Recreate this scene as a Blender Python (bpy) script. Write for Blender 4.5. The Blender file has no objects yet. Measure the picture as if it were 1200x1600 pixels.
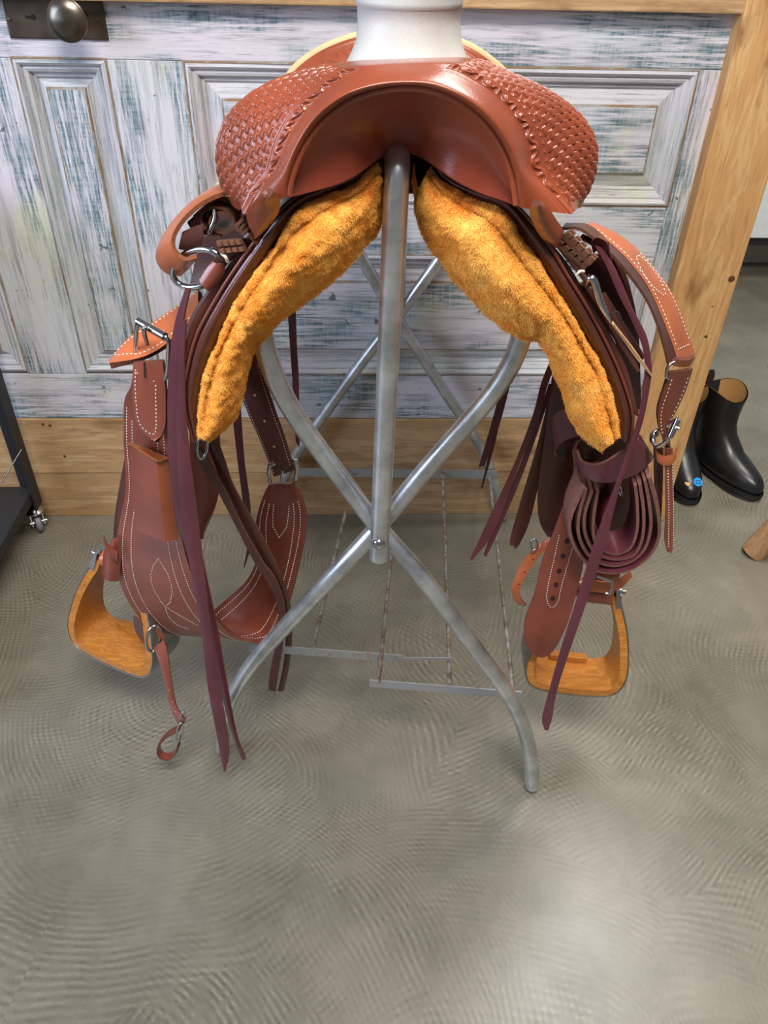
import bpy, math, random
import numpy as np
from mathutils import Matrix, Vector

random.seed(4); RNG = np.random.default_rng(7)
SC = bpy.context.scene
COL = SC.collection
# ------------------------------------------------------------------ camera
F = 1200.; PITCH = math.radians(37.7); YAW = math.radians(2.7); ROLL = math.radians(1.4); H = 1.25
DV = np.array([math.sin(YAW)*math.cos(PITCH), math.cos(YAW)*math.cos(PITCH), -math.sin(PITCH)])
R0 = np.array([math.cos(YAW), -math.sin(YAW), 0.]); U0 = np.cross(R0, DV)
RV = R0*math.cos(ROLL)+U0*math.sin(ROLL); UV = -R0*math.sin(ROLL)+U0*math.cos(ROLL)
CAM = np.array([0, 0, H])
cam = bpy.data.objects.new('camera', bpy.data.cameras.new('camera')); COL.objects.link(cam)
cam.data.sensor_fit = 'VERTICAL'; cam.data.sensor_height = 32.; cam.data.lens = F/1600*32.; cam.data.clip_start = .02
mw = Matrix(((RV[0], UV[0], -DV[0], 0), (RV[1], UV[1], -DV[1], 0), (RV[2], UV[2], -DV[2], H), (0, 0, 0, 1)))
cam.matrix_world = mw
SC.camera = cam
# ------------------------------------------------------------------ world, lights, exposure
SC.view_settings.view_transform = 'Standard'; SC.view_settings.look = 'None'
SC.view_settings.exposure = 0.03; SC.view_settings.gamma = 1.0; SC.view_settings.use_curve_mapping = False
wd = bpy.data.worlds.new('world'); SC.world = wd; wd.use_nodes = True
wd.node_tree.nodes['Background'].inputs[0].default_value = (.93, .96, 1., 1)
wd.node_tree.nodes['Background'].inputs[1].default_value = .20
def area(name, loc, target, sx, sy, power, col):
    l = bpy.data.lights.new(name, 'AREA'); l.shape = 'RECTANGLE'; l.size = sx; l.size_y = sy; l.energy = power; l.color = col
    o = bpy.data.objects.new(name, l); COL.objects.link(o); o.location = loc
    o.rotation_euler = (Vector(target)-Vector(loc)).to_track_quat('-Z', 'Y').to_euler(); return o
area('ceiling_light_front', (.15, -.42, 3.1), (.12, .8, .6), 1.4, .7, 104, (1., .965, .91))
area('ceiling_light_counter', (1.05, 1.75, 3.1), (1.0, 1.6, 0), 1.0, .9, 56, (1., .965, .92))
area('window_light', (-2.7, -.1, 1.75), (-.1, .9, .7), 1.5, 1.4, 88, (.62, .75, 1.))

# ------------------------------------------------------------------ geometry helpers
def ray(px, py): return DV+RV*(px-600)/F+UV*(800-py)/F
def P(px, py, Y):                      # the point on the photograph's ray through (px,py) that stands at depth Y
    v = ray(px, py); return CAM+v*(Y/v[1])
def PZ(px, py, z):
    v = ray(px, py); return CAM+v*((z-H)/v[2])
def PP(l): return np.array([P(*q) for q in l])
def smooth(pts, n):                    # Catmull-Rom through control points, n samples, even in length
    p = np.asarray(pts, float)
    if len(p) == 2: return p[0]+(p[1]-p[0])*np.linspace(0, 1, n)[:, None]
    q = np.vstack([2*p[0]-p[1], p, 2*p[-1]-p[-2]])
    return cr(q, np.linspace(0, len(p)-1, n))
def cr(q, t):
    i = np.clip(np.floor(t).astype(int), 0, len(q)-4); f = (t-i)[:, None]
    a, b, c, d = q[i], q[i+1], q[i+2], q[i+3]
    return .5*((2*b)+(-a+c)*f+(2*a-5*b+4*c-d)*f**2+(-a+3*b-3*c+d)*f**3)
def at_t(pts, t):
    p = np.asarray(pts, float); q = np.concatenate([[2*p[0]-p[1]], p, [2*p[-1]-p[-2]]])
    return cr(q, np.asarray(t, float))
def even(pts, n):
    s = smooth(pts, 400); L = np.r_[0, np.cumsum(np.linalg.norm(np.diff(s, axis=0), axis=1))]
    t = np.linspace(0, L[-1], n); return np.stack([np.interp(t, L, s[:, k]) for k in range(3)], 1)
def unit(v): return v/np.maximum(np.linalg.norm(v, axis=-1, keepdims=True), 1e-9)
def mk(name, v, f, mat, parent=None, sm=True, uv=None, midx=None, label=None):
    me = bpy.data.meshes.new(name); me.from_pydata([tuple(map(float, q)) for q in v], [], [tuple(map(int, q)) for q in f])
    for m in (mat if isinstance(mat, (list, tuple)) else [mat]): me.materials.append(m)
    if sm: me.polygons.foreach_set('use_smooth', [True]*len(me.polygons))
    if midx is not None: me.polygons.foreach_set('material_index', np.asarray(midx, np.int32))
    if uv is not None:
        ul = me.uv_layers.new(name='UVMap'); vi = np.empty(len(me.loops), np.int32); me.loops.foreach_get('vertex_index', vi)
        ul.data.foreach_set('uv', np.asarray(uv, np.float32)[vi].ravel())
    me.update()
    o = bpy.data.objects.new(name, me); COL.objects.link(o)
    if parent is not None: o.parent = parent
    if label: o['label'] = label
    return o
def sharp(o, ang=40):
    me = o.data
    try: me.set_sharp_from_angle(angle=math.radians(ang))
    except Exception: pass
    return o
def thing(name, loc, label, cat, group=None):
    o = bpy.data.objects.new(name, None); COL.objects.link(o); o.empty_display_size = .1
    o['label'] = label; o['category'] = cat
    if group: o['group'] = group
    o['_loc'] = 0; del o['_loc']
    return o
def grid_faces(n, m, closed_n=False, closed_m=False, off=0, flip=False):
    i, j = np.meshgrid(np.arange(n if closed_n else n-1), np.arange(m if closed_m else m-1), indexing='ij')
    i2, j2 = (i+1) % n, (j+1) % m
    f = np.stack([i*m+j, i2*m+j, i2*m+j2, i*m+j2], -1).reshape(-1, 4)+off
    return f[:, ::-1] if flip else f
def tube(name, pts, r, mat, parent=None, seg=14, caps=True, closed=False, n=None, flat=None, label=None):
    p = np.asarray(pts, float)
    if n:
        if closed: p = at_t(np.vstack([p, p[:1]]), np.linspace(0, len(p), n, endpoint=False)) if False else p
        else: p = even(p, n)
    k = len(p); r = np.full(k, r) if np.isscalar(r) else np.interp(np.linspace(0, 1, k), np.linspace(0, 1, len(r)), r)
    tg = np.roll(p, -1, 0)-np.roll(p, 1, 0) if closed else np.gradient(p, axis=0)
    tg = unit(tg); a = np.array([0, 0, 1.]) if abs(tg[0][2]) < .9 else np.array([1., 0, 0])
    u = unit(np.cross(tg[0], a)); V = []
    an = np.arange(seg)/seg*2*math.pi
    for i in range(k):
        u = unit(u-tg[i]*(u@tg[i])); w = np.cross(tg[i], u)
        V.append(p[i]+r[i]*(np.cos(an)[:, None]*u+np.sin(an)[:, None]*w))
    V = np.vstack(V); f = [tuple(x) for x in grid_faces(k, seg, closed, True)]
    if caps and not closed:
        f += [tuple(range(seg))[::-1], tuple(range((k-1)*seg, k*seg))]
    uvv = np.stack([np.tile(np.arange(seg)/seg, k), np.repeat(np.linspace(0, 1, k), seg)], 1)
    return sharp(mk(name, V, f, mat, parent, uv=uvv, label=label), 50)
def ringpts(c, a, b, n=40, power=1.):
    t = np.arange(n)/n*2*math.pi; cs, sn = np.cos(t), np.sin(t)
    cs = np.sign(cs)*np.abs(cs)**power; sn = np.sign(sn)*np.abs(sn)**power
    return np.asarray(c)+cs[:, None]*np.asarray(a)+sn[:, None]*np.asarray(b)
def box(name, lo, hi, mat, parent=None, bev=.002, label=None):
    lo = np.array(lo, float); hi = np.array(hi, float); b = min(bev, .45*min(abs(hi-lo)))
    import bmesh
    bm = bmesh.new(); bmesh.ops.create_cube(bm, size=1)
    for v in bm.verts:
        v.co = Vector([(lo[k]+hi[k])/2+v.co[k]*(hi[k]-lo[k]) for k in range(3)])
    if b > 0: bmesh.ops.bevel(bm, geom=list(bm.edges), offset=b, segments=2, profile=.6, affect='EDGES')
    me = bpy.data.meshes.new(name); bm.to_mesh(me); bm.free(); me.materials.append(mat)
    o = bpy.data.objects.new(name, me); COL.objects.link(o)
    if parent is not None: o.parent = parent
    if label: o['label'] = label
    return o
class Band:
    """a leather strap: ruled surface between two edge curves, with thickness"""
    def __init__(s, name, L, R, mat, parent, th=.004, n=60, m=7, bulge=0., edge=None, pix=True, lens=False, flip=None, label=None, evn=True):
        L = PP(L) if pix else np.asarray(L, float); R = PP(R) if pix else np.asarray(R, float)
        t = np.linspace(0, len(L)-1, n)
        if evn:
            md = (at_t(L, np.linspace(0, len(L)-1, 300))+at_t(R, np.linspace(0, len(R)-1, 300)))/2
            ln = np.r_[0, np.cumsum(np.linalg.norm(np.diff(md, axis=0), axis=1))]
            t = np.interp(np.linspace(0, ln[-1], n), ln, np.linspace(0, len(L)-1, 300))
        a, b = at_t(L, t), at_t(R, t); u = np.linspace(0, 1, m)
        G = a[:, None]*(1-u)[None, :, None]+b[:, None]*u[None, :, None]
        N = s.normals(G)
        if flip is None: sg = np.sign(np.mean(np.sum(N*(CAM-G), -1))) or 1
        else: sg = flip
        N = N*sg
        if bulge: G = G+N*(bulge*(1-(2*u-1)**2))[None, :, None]; N = s.normals(G)*sg
        th_row = np.full(m, th); th_row[0] *= .75; th_row[-1] *= .75
        B = G-N*th_row[None, :, None]
        # rounded edges: pull the outermost front/back points in
        V = np.vstack([G.reshape(-1, 3), B.reshape(-1, 3)]); nm = n*m
        fl = sg < 0
        ff = grid_faces(n, m, flip=not fl); fb = grid_faces(n, m, off=nm, flip=fl)
        i = np.arange(n-1); e1 = np.stack([i*m, (i+1)*m, (i+1)*m+nm, i*m+nm], 1); e2 = np.stack([i*m+m-1, i*m+m-1+nm, (i+1)*m+m-1+nm, (i+1)*m+m-1], 1)
        j = np.arange(m-1); e3 = np.stack([j, j+nm, j+1+nm, j+1], 1); e4 = np.stack([j, j+1, j+1+nm, j+nm], 1)+(n-1)*m; e4[:, :] = np.stack([(n-1)*m+j, (n-1)*m+j+1, (n-1)*m+j+1+nm, (n-1)*m+j+nm], 1)
        if not fl: pass
        else: e1, e2, e3, e4 = e1[:, ::-1], e2[:, ::-1], e3[:, ::-1], e4[:, ::-1]
        faces = np.vstack([ff, fb, e1, e2, e3, e4])
        idx = np.r_[np.zeros(len(ff)), np.ones(len(faces)-len(ff))]
        ln = np.r_[0, np.cumsum(np.linalg.norm(np.diff(G[:, m//2], axis=0), axis=1))]
        w = np.linalg.norm(a-b, axis=1).max()
        uv = np.stack(np.broadcast_arrays(u[None, :]*w, ln[:, None]), -1).reshape(-1, 2)
        s.G, s.N, s.len, s.w = G, N, ln[-1], w
        s.o = sharp(mk(name, V, faces, [mat, edge or mat], parent, uv=np.vstack([uv, uv]), midx=idx, label=label), 45)
    @staticmethod
    def normals(G):
        gv = np.gradient(G, axis=0); gu = np.gradient(G, axis=1)
        N = np.cross(gv, gu); ln = np.linalg.norm(N, axis=-1, keepdims=True)
        bad = ln[..., 0] < 1e-12; N = N/np.maximum(ln, 1e-12)
        if bad.any(): N[bad] = N[~bad].mean(0)
        return unit(N)
    def pt(s, u, v, off=.0006):
        n, m = s.G.shape[:2]; u = np.atleast_1d(u)*(m-1); v = np.atleast_1d(v)*(n-1)
        i = np.clip(v.astype(int), 0, n-2); j = np.clip(u.astype(int), 0, m-2); fv = (v-i)[:, None]; fu = (u-j)[:, None]
        def bl(A): return (A[i, j]*(1-fu)+A[i, j+1]*fu)*(1-fv)+(A[i+1, j]*(1-fu)+A[i+1, j+1]*fu)*fv
        nn = unit(bl(s.N)); return bl(s.G)+nn*off, nn
    def stitch(s, lines, mat, parent=None, step=.0058, rad=.0007, name='stitching'):
        V, Fc = [], []
        for uvl in lines:
            uvl = np.asarray(uvl, float); k = np.linspace(0, 1, 500); kk = np.linspace(0, 1, len(uvl))
            p, nn = s.pt(np.interp(k, kk, uvl[:, 0]), np.interp(k, kk, uvl[:, 1]))
            dashes(p, nn, V, Fc, step, rad)
        if V: return mk(name, np.vstack(V), np.vstack(Fc), mat, parent or s.o)
def dashes(p, nn, V, Fc, step=.0052, rad=.0008):
    ln = np.r_[0, np.cumsum(np.linalg.norm(np.diff(p, axis=0), axis=1))]
    k = int(ln[-1]/step)
    for q in range(k):
        a, b = q*step+step*.2, q*step+step*.72
        A = np.array([np.interp(a, ln, p[:, c]) for c in range(3)]); B = np.array([np.interp(b, ln, p[:, c]) for c in range(3)])
        N = np.array([np.interp(a, ln, nn[:, c]) for c in range(3)]); T = unit(B-A); S = np.cross(T, N)
        off = sum(len(x) for x in V)
        M = (A+B)/2
        V.append(np.array([A, M+S*rad-N*rad*.3, M-S*rad-N*rad*.3, B, M+N*rad*.9, A+S*rad*.8+N*rad*.2, A-S*rad*.8+N*rad*.2, B+S*rad*.8+N*rad*.2, B-S*rad*.8+N*rad*.2]))
        Fc.append(np.array([[0, 5, 4], [0, 4, 6], [5, 1, 4], [1, 7, 4], [7, 3, 4], [3, 8, 4], [8, 2, 4], [2, 6, 4]])+off)
def edges2(i=.12, v0=.02, v1=.98, n=30): 
    t = np.linspace(v0, v1, n); return [np.stack([np.full(n, i), t], 1), np.stack([np.full(n, 1-i), t], 1)]
def strap(name, pts, w, dirs, mat, parent, th=.004, n=60, taper=None, edge=None, pix=True, **k):
    c = PP(pts) if pix else np.asarray(pts, float)
    d = np.asarray(dirs, float); d = np.tile(d, (len(c), 1)) if d.ndim == 1 else d
    d = unit(d); w = np.full(len(c), w) if np.isscalar(w) else np.asarray(w)
    return Band(name, c-d*w[:, None]/2, c+d*w[:, None]/2, mat, parent, th, n, edge=edge, pix=False, **k)
def holes(b, uvs, r, mat, name='punched_hole', asp=1.):
    for (u, v) in uvs:
        p, nn = b.pt(u, v, .0005); p, nn = p[0], nn[0]
        p2, _ = b.pt(u, min(v+.01, 1), .0005); T = unit(p2[0]-p); S = np.cross(nn, T)
        t = np.arange(14)/14*2*math.pi
        ring = p+np.cos(t)[:, None]*S*r+np.sin(t)[:, None]*T*r*asp
        inner = ring-nn*.0004
        mk(name, np.vstack([ring, [p+nn*.0002]]), [(i, (i+1) % 14, 14) for i in range(14)], mat, b.o)

# ------------------------------------------------------------------ materials
def c(r, g, b):
    f = lambda x: (x/255/12.92) if x/255 <= .04045 else ((x/255+.055)/1.055)**2.4
    return (f(r), f(g), f(b), 1)
class NT:
    def __init__(s, name):
        s.m = bpy.data.materials.new(name); s.m.use_nodes = True; s.t = s.m.node_tree; s.b = s.t.nodes['Principled BSDF']
    def n(s, ty, **kw):
        nd = s.t.nodes.new('ShaderNode'+ty)
        for k, v in kw.items():
            if k.startswith('_'): setattr(nd, k[1:], v)
            else:
                key = k.replace('__', ' ')
                key = int(key[1:]) if key[0] == 'i' and key[1:].isdigit() else key
                if isinstance(v, bpy.types.NodeSocket): s.t.links.new(v, nd.inputs[key])
                else: nd.inputs[key].default_value = v
        return nd
    def set(s, **kw):
        for k, v in kw.items():
            k = k.replace('__', ' ')
            if isinstance(v, bpy.types.NodeSocket): s.t.links.new(v, s.b.inputs[k])
            else: s.b.inputs[k].default_value = v
    def coord(s, kind='Object', scale=(1, 1, 1), rot=(0, 0, 0)):
        return s.n('Mapping', Vector=s.n('TexCoord').outputs[kind], Scale=scale, Rotation=rot).outputs[0]
    def noise(s, vec, scale, detail=4, rough=.55, dist=0):
        return s.n('TexNoise', Vector=vec, Scale=scale, Detail=detail, Roughness=rough, Distortion=dist).outputs['Fac']
    def ramp(s, fac, stops, interp='LINEAR'):
        r = s.n('ValToRGB', Fac=fac); e = r.color_ramp.elements; r.color_ramp.interpolation = interp
        while len(e) < len(stops): e.new(.5)
        for el, (p, cc) in zip(e, stops):
            el.position = p; el.color = cc if hasattr(cc, '__len__') else (cc, cc, cc, 1)
        return r.outputs['Color']
    def mix(s, fac, a, b, mode='MIX'):
        n = s.n('MixRGB', _blend_type=mode)
        for k, v in ((0, fac), (1, a), (2, b)):
            if isinstance(v, bpy.types.NodeSocket): s.t.links.new(v, n.inputs[k])
            else: n.inputs[k].default_value = v
        return n.outputs[0]
    def math(s, op, a, b=0.):
        n = s.n('Math', _operation=op)
        for k, v in ((0, a), (1, b)):
            if isinstance(v, bpy.types.NodeSocket): s.t.links.new(v, n.inputs[k])
            else: n.inputs[k].default_value = v
        return n.outputs[0]
    def bump(s, h, strength=.3, dist=.002):
        s.t.links.new(s.n('Bump', Height=h, Strength=strength, Distance=dist).outputs[0], s.b.inputs['Normal'])
def leather(name, col, rough=.42, var=.25, coat=.12, dark=.72, spec=.45):
    t = NT(name); v = t.coord()
    n1 = t.noise(v, 14, 3); n2 = t.noise(v, 120, 4, .6)
    d = tuple(x*dark for x in col[:3])+(1,); l = tuple(min(1, x*1.18) for x in col[:3])+(1,)
    cc = t.mix(t.ramp(n1, [(.3, 0), (.72, 1)]), d, l); cc = t.mix(t.math('MULTIPLY', n2, var), cc, tuple(x*.6 for x in col[:3])+(1,))
    t.set(Base__Color=cc, Roughness=t.math('ADD', t.math('MULTIPLY', n2, .14), rough-.07), Coat__Weight=coat, Coat__Roughness=.28, Specular__IOR__Level=spec)
    t.bump(t.math('ADD', t.noise(v, 420, 3), t.math('MULTIPLY', n2, .6)), .18, .0012); return t.m
def flesh(name, col):
    t = NT(name); v = t.coord(); n = t.noise(v, 260, 5, .7)
    t.set(Base__Color=t.mix(t.ramp(n, [(.3, 0), (.7, 1)]), tuple(x*.6 for x in col[:3])+(1,), tuple(x*1.3 for x in col[:3])+(1,)), Roughness=.85, Specular__IOR__Level=.2)
    t.bump(n, .35, .001); return t.m
def metal(name, col, rough=.22, var=.1, sc=60, metallic=1.):
    t = NT(name); v = t.coord(); n = t.noise(v, sc, 5, .65)
    t.set(Base__Color=t.mix(t.ramp(n, [(.35, 0), (.7, 1)]), tuple(x*.7 for x in col[:3])+(1,), col), Metallic=metallic, Roughness=t.math('ADD', t.math('MULTIPLY', n, var*2), rough-var))
    t.bump(n, .08, .0008); return t.m
def plain(name, col, rough=.6, metallic=0, spec=.4):
    t = NT(name); v = t.coord(); n = t.noise(v, 90, 4)
    t.set(Base__Color=t.mix(n, tuple(x*.8 for x in col[:3])+(1,), tuple(min(1, x*1.15) for x in col[:3])+(1,)), Roughness=rough, Metallic=metallic, Specular__IOR__Level=spec); t.bump(n, .08, .0008); return t.m

LE_FORK = leather('fork_leather', c(144, 68, 41), .28, .3, .4, .78)
LE_GUL = leather('gullet_leather', c(146, 62, 38), .30, .3, .35, .75)
LE_TAN = leather('tan_leather', c(180, 97, 58), .34, .25, .25)
LE_CINCH = leather('cinch_leather', c(134, 68, 52), .32, .35, .3)
LE_BURG = leather('burgundy_leather', c(92, 42, 52), .32, .3, .3)
LE_DARK = leather('dark_brown_leather', c(82, 45, 38), .36, .4, .25)
LE_SKIRT = leather('skirt_leather', c(92, 48, 40), .26, .45, .4)
LE_BILL = leather('billet_leather', c(116, 58, 44), .34, .3, .25)
FLESH = flesh('leather_flesh_side', c(112, 74, 56))
EDGE = flesh('leather_edge', c(100, 58, 46))
EDGE_T = flesh('tan_leather_edge', c(128, 76, 50))
EDGE_P = flesh('pale_leather_edge', c(190, 150, 108))
THREAD = plain('white_thread', c(232, 216, 198), .7)
EDGE_C = flesh('coil_edge', c(120, 82, 72))
HOLE = plain('punched_dark', c(48, 26, 22), .8)
CHROME = metal('polished_steel', c(205, 205, 208), .16, .05)
GALV = None
def galv():
    t = NT('galvanised_tube'); v = t.coord(); n = t.noise(v, 220, 5, .75); n2 = t.noise(v, 22, 4, .6)
    spots = t.ramp(t.noise(v, 300, 3, .6), [(.66, 0), (.74, 1)])
    b = t.mix(t.ramp(n2, [(.3, 0), (.7, 1)]), c(168, 172, 176), c(222, 225, 228)); b = t.mix(t.math('MULTIPLY', spots, .5), b, c(96, 92, 86))
    t.set(Base__Color=b, Metallic=.88, Roughness=t.math('ADD', t.math('MULTIPLY', n2, .24), .22)); t.bump(n, .2, .0008); return t.m
GALV = galv()
def rusty():
    t = NT('rusty_zinc_bar'); v = t.coord(); n = t.ramp(t.noise(v, 28, 5, .7), [(.52, 0), (.66, 1)])
    t.set(Base__Color=t.mix(t.math('MULTIPLY', n, .7), c(172, 174, 178), c(120, 84, 54)), Metallic=t.math('SUBTRACT', .65, t.math('MULTIPLY', n, .5)), Roughness=.45); t.bump(t.noise(v, 160, 4), .2, .001); return t.m
RUST = rusty()
def rust_rod():
    t = NT('rusty_rod'); v = t.coord(); n = t.ramp(t.noise(v, 40, 5, .7), [(.40, 0), (.6, 1)])
    t.set(Base__Color=t.mix(n, c(150, 145, 138), c(104, 84, 66)), Metallic=.3, Roughness=.6); return t.m
ROD = rust_rod()
def fleece_mat(name, k=1.):
    t = NT(name); v = t.coord(); n = t.noise(v, 26, 5, .65); n2 = t.noise(v, 9, 3)
    cc = t.mix(t.ramp(n, [(.32, 0), (.7, 1)]), c(250, 166, 60), c(255, 203, 104)); cc = t.mix(t.ramp(n2, [(.45, 0), (.75, .5)]), cc, c(250, 184, 84))
    t.set(Base__Color=cc, Roughness=.95, Specular__IOR__Level=.08, Sheen__Weight=.35, Sheen__Tint=(1., .8, .5, 1)); t.bump(t.noise(v, 150, 5, .7), .5, .004); return t.m
FLEECE = fleece_mat('orange_sheepskin')
def floor_mat():
    t = NT('trowelled_concrete'); v = t.n('TexCoord').outputs['Object']
    d = t.n('TexNoise', Vector=v, Scale=1.7, Detail=2.).outputs['Color']
    dv = t.n('VectorMath', _operation='MULTIPLY_ADD'); t.t.links.new(d, dv.inputs[0]); dv.inputs[1].default_value = (.22, .22, 0); t.t.links.new(v, dv.inputs[2])
    fine = t.noise(v, 60, 3)
    def rings(scale, spread, k, off):
        vv = t.n('Mapping', Vector=dv.outputs[0], Location=(off, off*.7, 0)).outputs[0]
        vo = t.n('TexVoronoi', Vector=vv, Scale=scale, Randomness=1., _voronoi_dimensions='2D')
        o = t.n('VectorMath', _operation='MULTIPLY_ADD'); t.t.links.new(vo.outputs['Color'], o.inputs[0]); o.inputs[1].default_value = (spread*2, spread*2, 0); o.inputs[2].default_value = (-spread, -spread, 0)
        c1 = t.n('VectorMath', _operation='ADD'); t.t.links.new(vo.outputs['Position'], c1.inputs[0]); t.t.links.new(o.outputs[0], c1.inputs[1])
        ds = t.n('VectorMath', _operation='DISTANCE'); t.t.links.new(vv, ds.inputs[0]); t.t.links.new(c1.outputs[0], ds.inputs[1])
        return t.math('SINE', t.math('ADD', t.math('MULTIPLY', ds.outputs['Value'], k), t.math('MULTIPLY', t.noise(v, 11, 4, .7), 5.)))
    w1 = rings(1.6, .55, 640., 0.); w2 = rings(2.1, .45, 560., 3.3)
    msk = t.ramp(t.noise(v, 2.6, 3), [(.42, 0), (.6, 1)]); msk2 = t.ramp(t.noise(t.coord(scale=(1.1, 1, 1), rot=(0, 0, .7)), 3.3, 4), [(.4, 0), (.62, 1)])
    brk = t.math('MULTIPLY', t.ramp(t.noise(v, 30, 5, .75), [(.40, 0), (.56, 1)]), t.ramp(t.noise(v, 130, 3, .7), [(.36, .25), (.60, 1)]))
    lines = t.math('MULTIPLY', t.math('ADD', t.math('MULTIPLY', w1, msk), t.math('MULTIPLY', w2, msk2)), brk)
    base = t.mix(t.ramp(t.noise(v, 3.6, 8, .68), [(.32, 0), (.70, 1)]), c(96, 92, 78), c(132, 126, 111))
    base = t.mix(t.ramp(t.noise(v, 1.6, 4), [(.5, 0), (.75, .4)]), base, c(112, 108, 98))
    base = t.mix(t.math('MULTIPLY', t.math('MAXIMUM', lines, 0.), .50), base, c(74, 70, 60))
    base = t.mix(t.math('MULTIPLY', t.math('MAXIMUM', t.math('MULTIPLY', lines, -1.), 0.), .34), base, c(160, 153, 134))
    base = t.mix(t.math('MULTIPLY', t.ramp(t.noise(v, 170, 2), [(.70, 0), (.76, 1)]), .35), base, c(90, 84, 74))
    base = t.mix(t.math('MULTIPLY', t.ramp(t.noise(v, 160, 3, .6), [(.72, 0), (.78, 1)]), .3), base, c(190, 182, 166))
    t.set(Base__Color=base, Roughness=t.math('ADD', t.math('MULTIPLY', t.noise(v, 12, 5), .14), .22), Specular__IOR__Level=.45)
    t.bump(t.math('ADD', t.math('MULTIPLY', lines, .12), t.noise(v, 180, 4, .7)), .10, .001); return t.m
def paint(name, ax, seed=0., grey=0., teal=1.):
    t = NT(name)
    st = {'x': (1.6, 30, 30), 'z': (30, 30, 1.6)}[ax]
    tc = t.n('TexCoord').outputs['Object']
    v = t.n('Mapping', Vector=tc, Location=(seed, seed*.7, seed*1.3)).outputs[0]
    vs = t.n('Mapping', Vector=v, Scale=st).outputs[0]
    st2 = {'x': (4, 75, 75), 'z': (75, 75, 4)}[ax]
    vf = t.n('Mapping', Vector=v, Scale=st2).outputs[0]
    g1 = t.noise(vs, 2.2, 6, .7, .4); g2 = t.noise(vf, 2.6, 5, .75); big = t.noise(v, 5.2, 3); bigs = t.noise(t.n('Mapping', Vector=v, Scale={'x': (.55, 1.5, 1.5), 'z': (1.5, 1.5, .55)}[ax]).outputs[0], 6.4, 3, .5)
    base = t.mix(t.ramp(t.noise(v, 4.1, 4), [(.38, 0), (.66, 1)]), c(200, 201, 203), c(206, 196, 203))
    yel = t.ramp(t.noise(v, 3.6, 5, .7), [(.56, 0), (.66, 1)]); base = t.mix(t.math('MULTIPLY', yel, .6), base, c(206, 208, 172))
    cross = t.ramp(t.noise(t.n('Mapping', Vector=v, Scale={'x': (95, 8, 8), 'z': (8, 8, 95)}[ax]).outputs[0], 2.0, 3, .6), [(.4, 0), (.62, 1)])
    pat = t.ramp(bigs, [(.45, 0), (.57, 1)])
    tex = t.math('MULTIPLY', t.ramp(g2, [(.42, 0), (.56, 1)]), t.math('ADD', t.math('MULTIPLY', cross, .35), .65))
    tl = t.math('MULTIPLY', t.math('MULTIPLY', pat, tex), .95*teal)
    base = t.mix(tl, base, t.mix(t.noise(v, 22, 3), c(38, 82, 90), c(78, 122, 128)))
    gr = t.ramp(g1, [(.50, 0), (.66, 1)]); base = t.mix(t.math('MULTIPLY', gr, .48+grey*.5), base, c(116, 117, 118))
    fine = t.ramp(g2, [(.57, 0), (.65, 1)]); base = t.mix(t.math('MULTIPLY', fine, .48+grey*.35), base, c(78, 80, 82))
    chip = t.ramp(t.noise(v, 30, 4, .6), [(.68, 0), (.70, 1)]); base = t.mix(t.math('MULTIPLY', chip, .8), base, c(60, 78, 76))
    if grey: base = t.mix(grey*.35, base, c(150, 152, 152))
    t.set(Base__Color=base, Roughness=.55, Specular__IOR__Level=.35); t.bump(t.math('ADD', g2, t.math('MULTIPLY', g1, .8)), .35, .002); return t.m
def wood(name, ax, a, b, dark, knots=1., rough=.55, seed=0., scl=1.):
    t = NT(name); tc = t.n('TexCoord').outputs['Object']; v = t.n('Mapping', Vector=tc, Location=(seed, seed*.6, seed*1.7)).outputs[0]
    st = {'x': (.9, 9, 9), 'z': (9, 9, .9), 'y': (9, .9, 9)}[ax]; st = tuple(q*scl for q in st)
    vs = t.n('Mapping', Vector=v, Scale=st).outputs[0]
    g = t.noise(vs, 2.2, 4, .6, 1.2); gf = t.noise(t.n('Mapping', Vector=v, Scale=tuple(q*5 for q in st)).outputs[0], 2.5, 5, .7)
    rings = t.math('SINE', t.math('MULTIPLY', g, 26.))
    base = t.mix(t.ramp(rings, [(.35, 0), (.95, 1)]), a, b)
    base = t.mix(t.math('MULTIPLY', t.ramp(gf, [(.5, 0), (.7, 1)]), .45), base, dark)
    blot = t.ramp(t.noise(t.n('Mapping', Vector=v, Scale=tuple(math.sqrt(q) for q in st)).outputs[0], 5.5, 4, .6), [(.54, 0), (.70, 1)]); base = t.mix(t.math('MULTIPLY', blot, .75*knots), base, dark)
    t.set(Base__Color=base, Roughness=rough, Specular__IOR__Level=.35); t.bump(gf, .2, .0015); return t.m
PINE_X = wood('pine_plank', 'x', c(178, 142, 100), c(192, 158, 116), c(112, 76, 46), .95)
PINE_Z = wood('pine_post', 'z', c(200, 152, 98), c(210, 168, 114), c(122, 74, 36), 1.15, seed=2.3)
OAK = wood('oak_stirrup', 'x', c(172, 108, 44), c(190, 128, 58), c(118, 70, 28), .35, .3, scl=5.)
P_X = paint('worn_paint_along', 'x', 0.); P_X2 = paint('worn_paint_rail', 'x', 3.7); P_Z = paint('worn_paint_upright', 'z', 1.9); P_Z2 = paint('worn_paint_panel', 'z', 5.2, 0., 1.1)
G_X = paint('worn_paint_moulding_along', 'x', 8.1, .45, .5); G_Z = paint('worn_paint_moulding_upright', 'z', 9.4, .45, .5)
def bare():
    t = NT('worn_bare_wood_edge'); v = t.coord(); n = t.ramp(t.noise(v, 16, 5, .7), [(.40, 0), (.56, 1)])
    t.set(Base__Color=t.mix(n, c(150, 148, 142), c(134, 104, 68)), Roughness=.7); t.bump(t.noise(v, 90, 4), .4, .002); return t.m
BARE = bare()
BRONZE = metal('aged_bronze', c(96, 82, 70), .42, .15, 26, .8)
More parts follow.
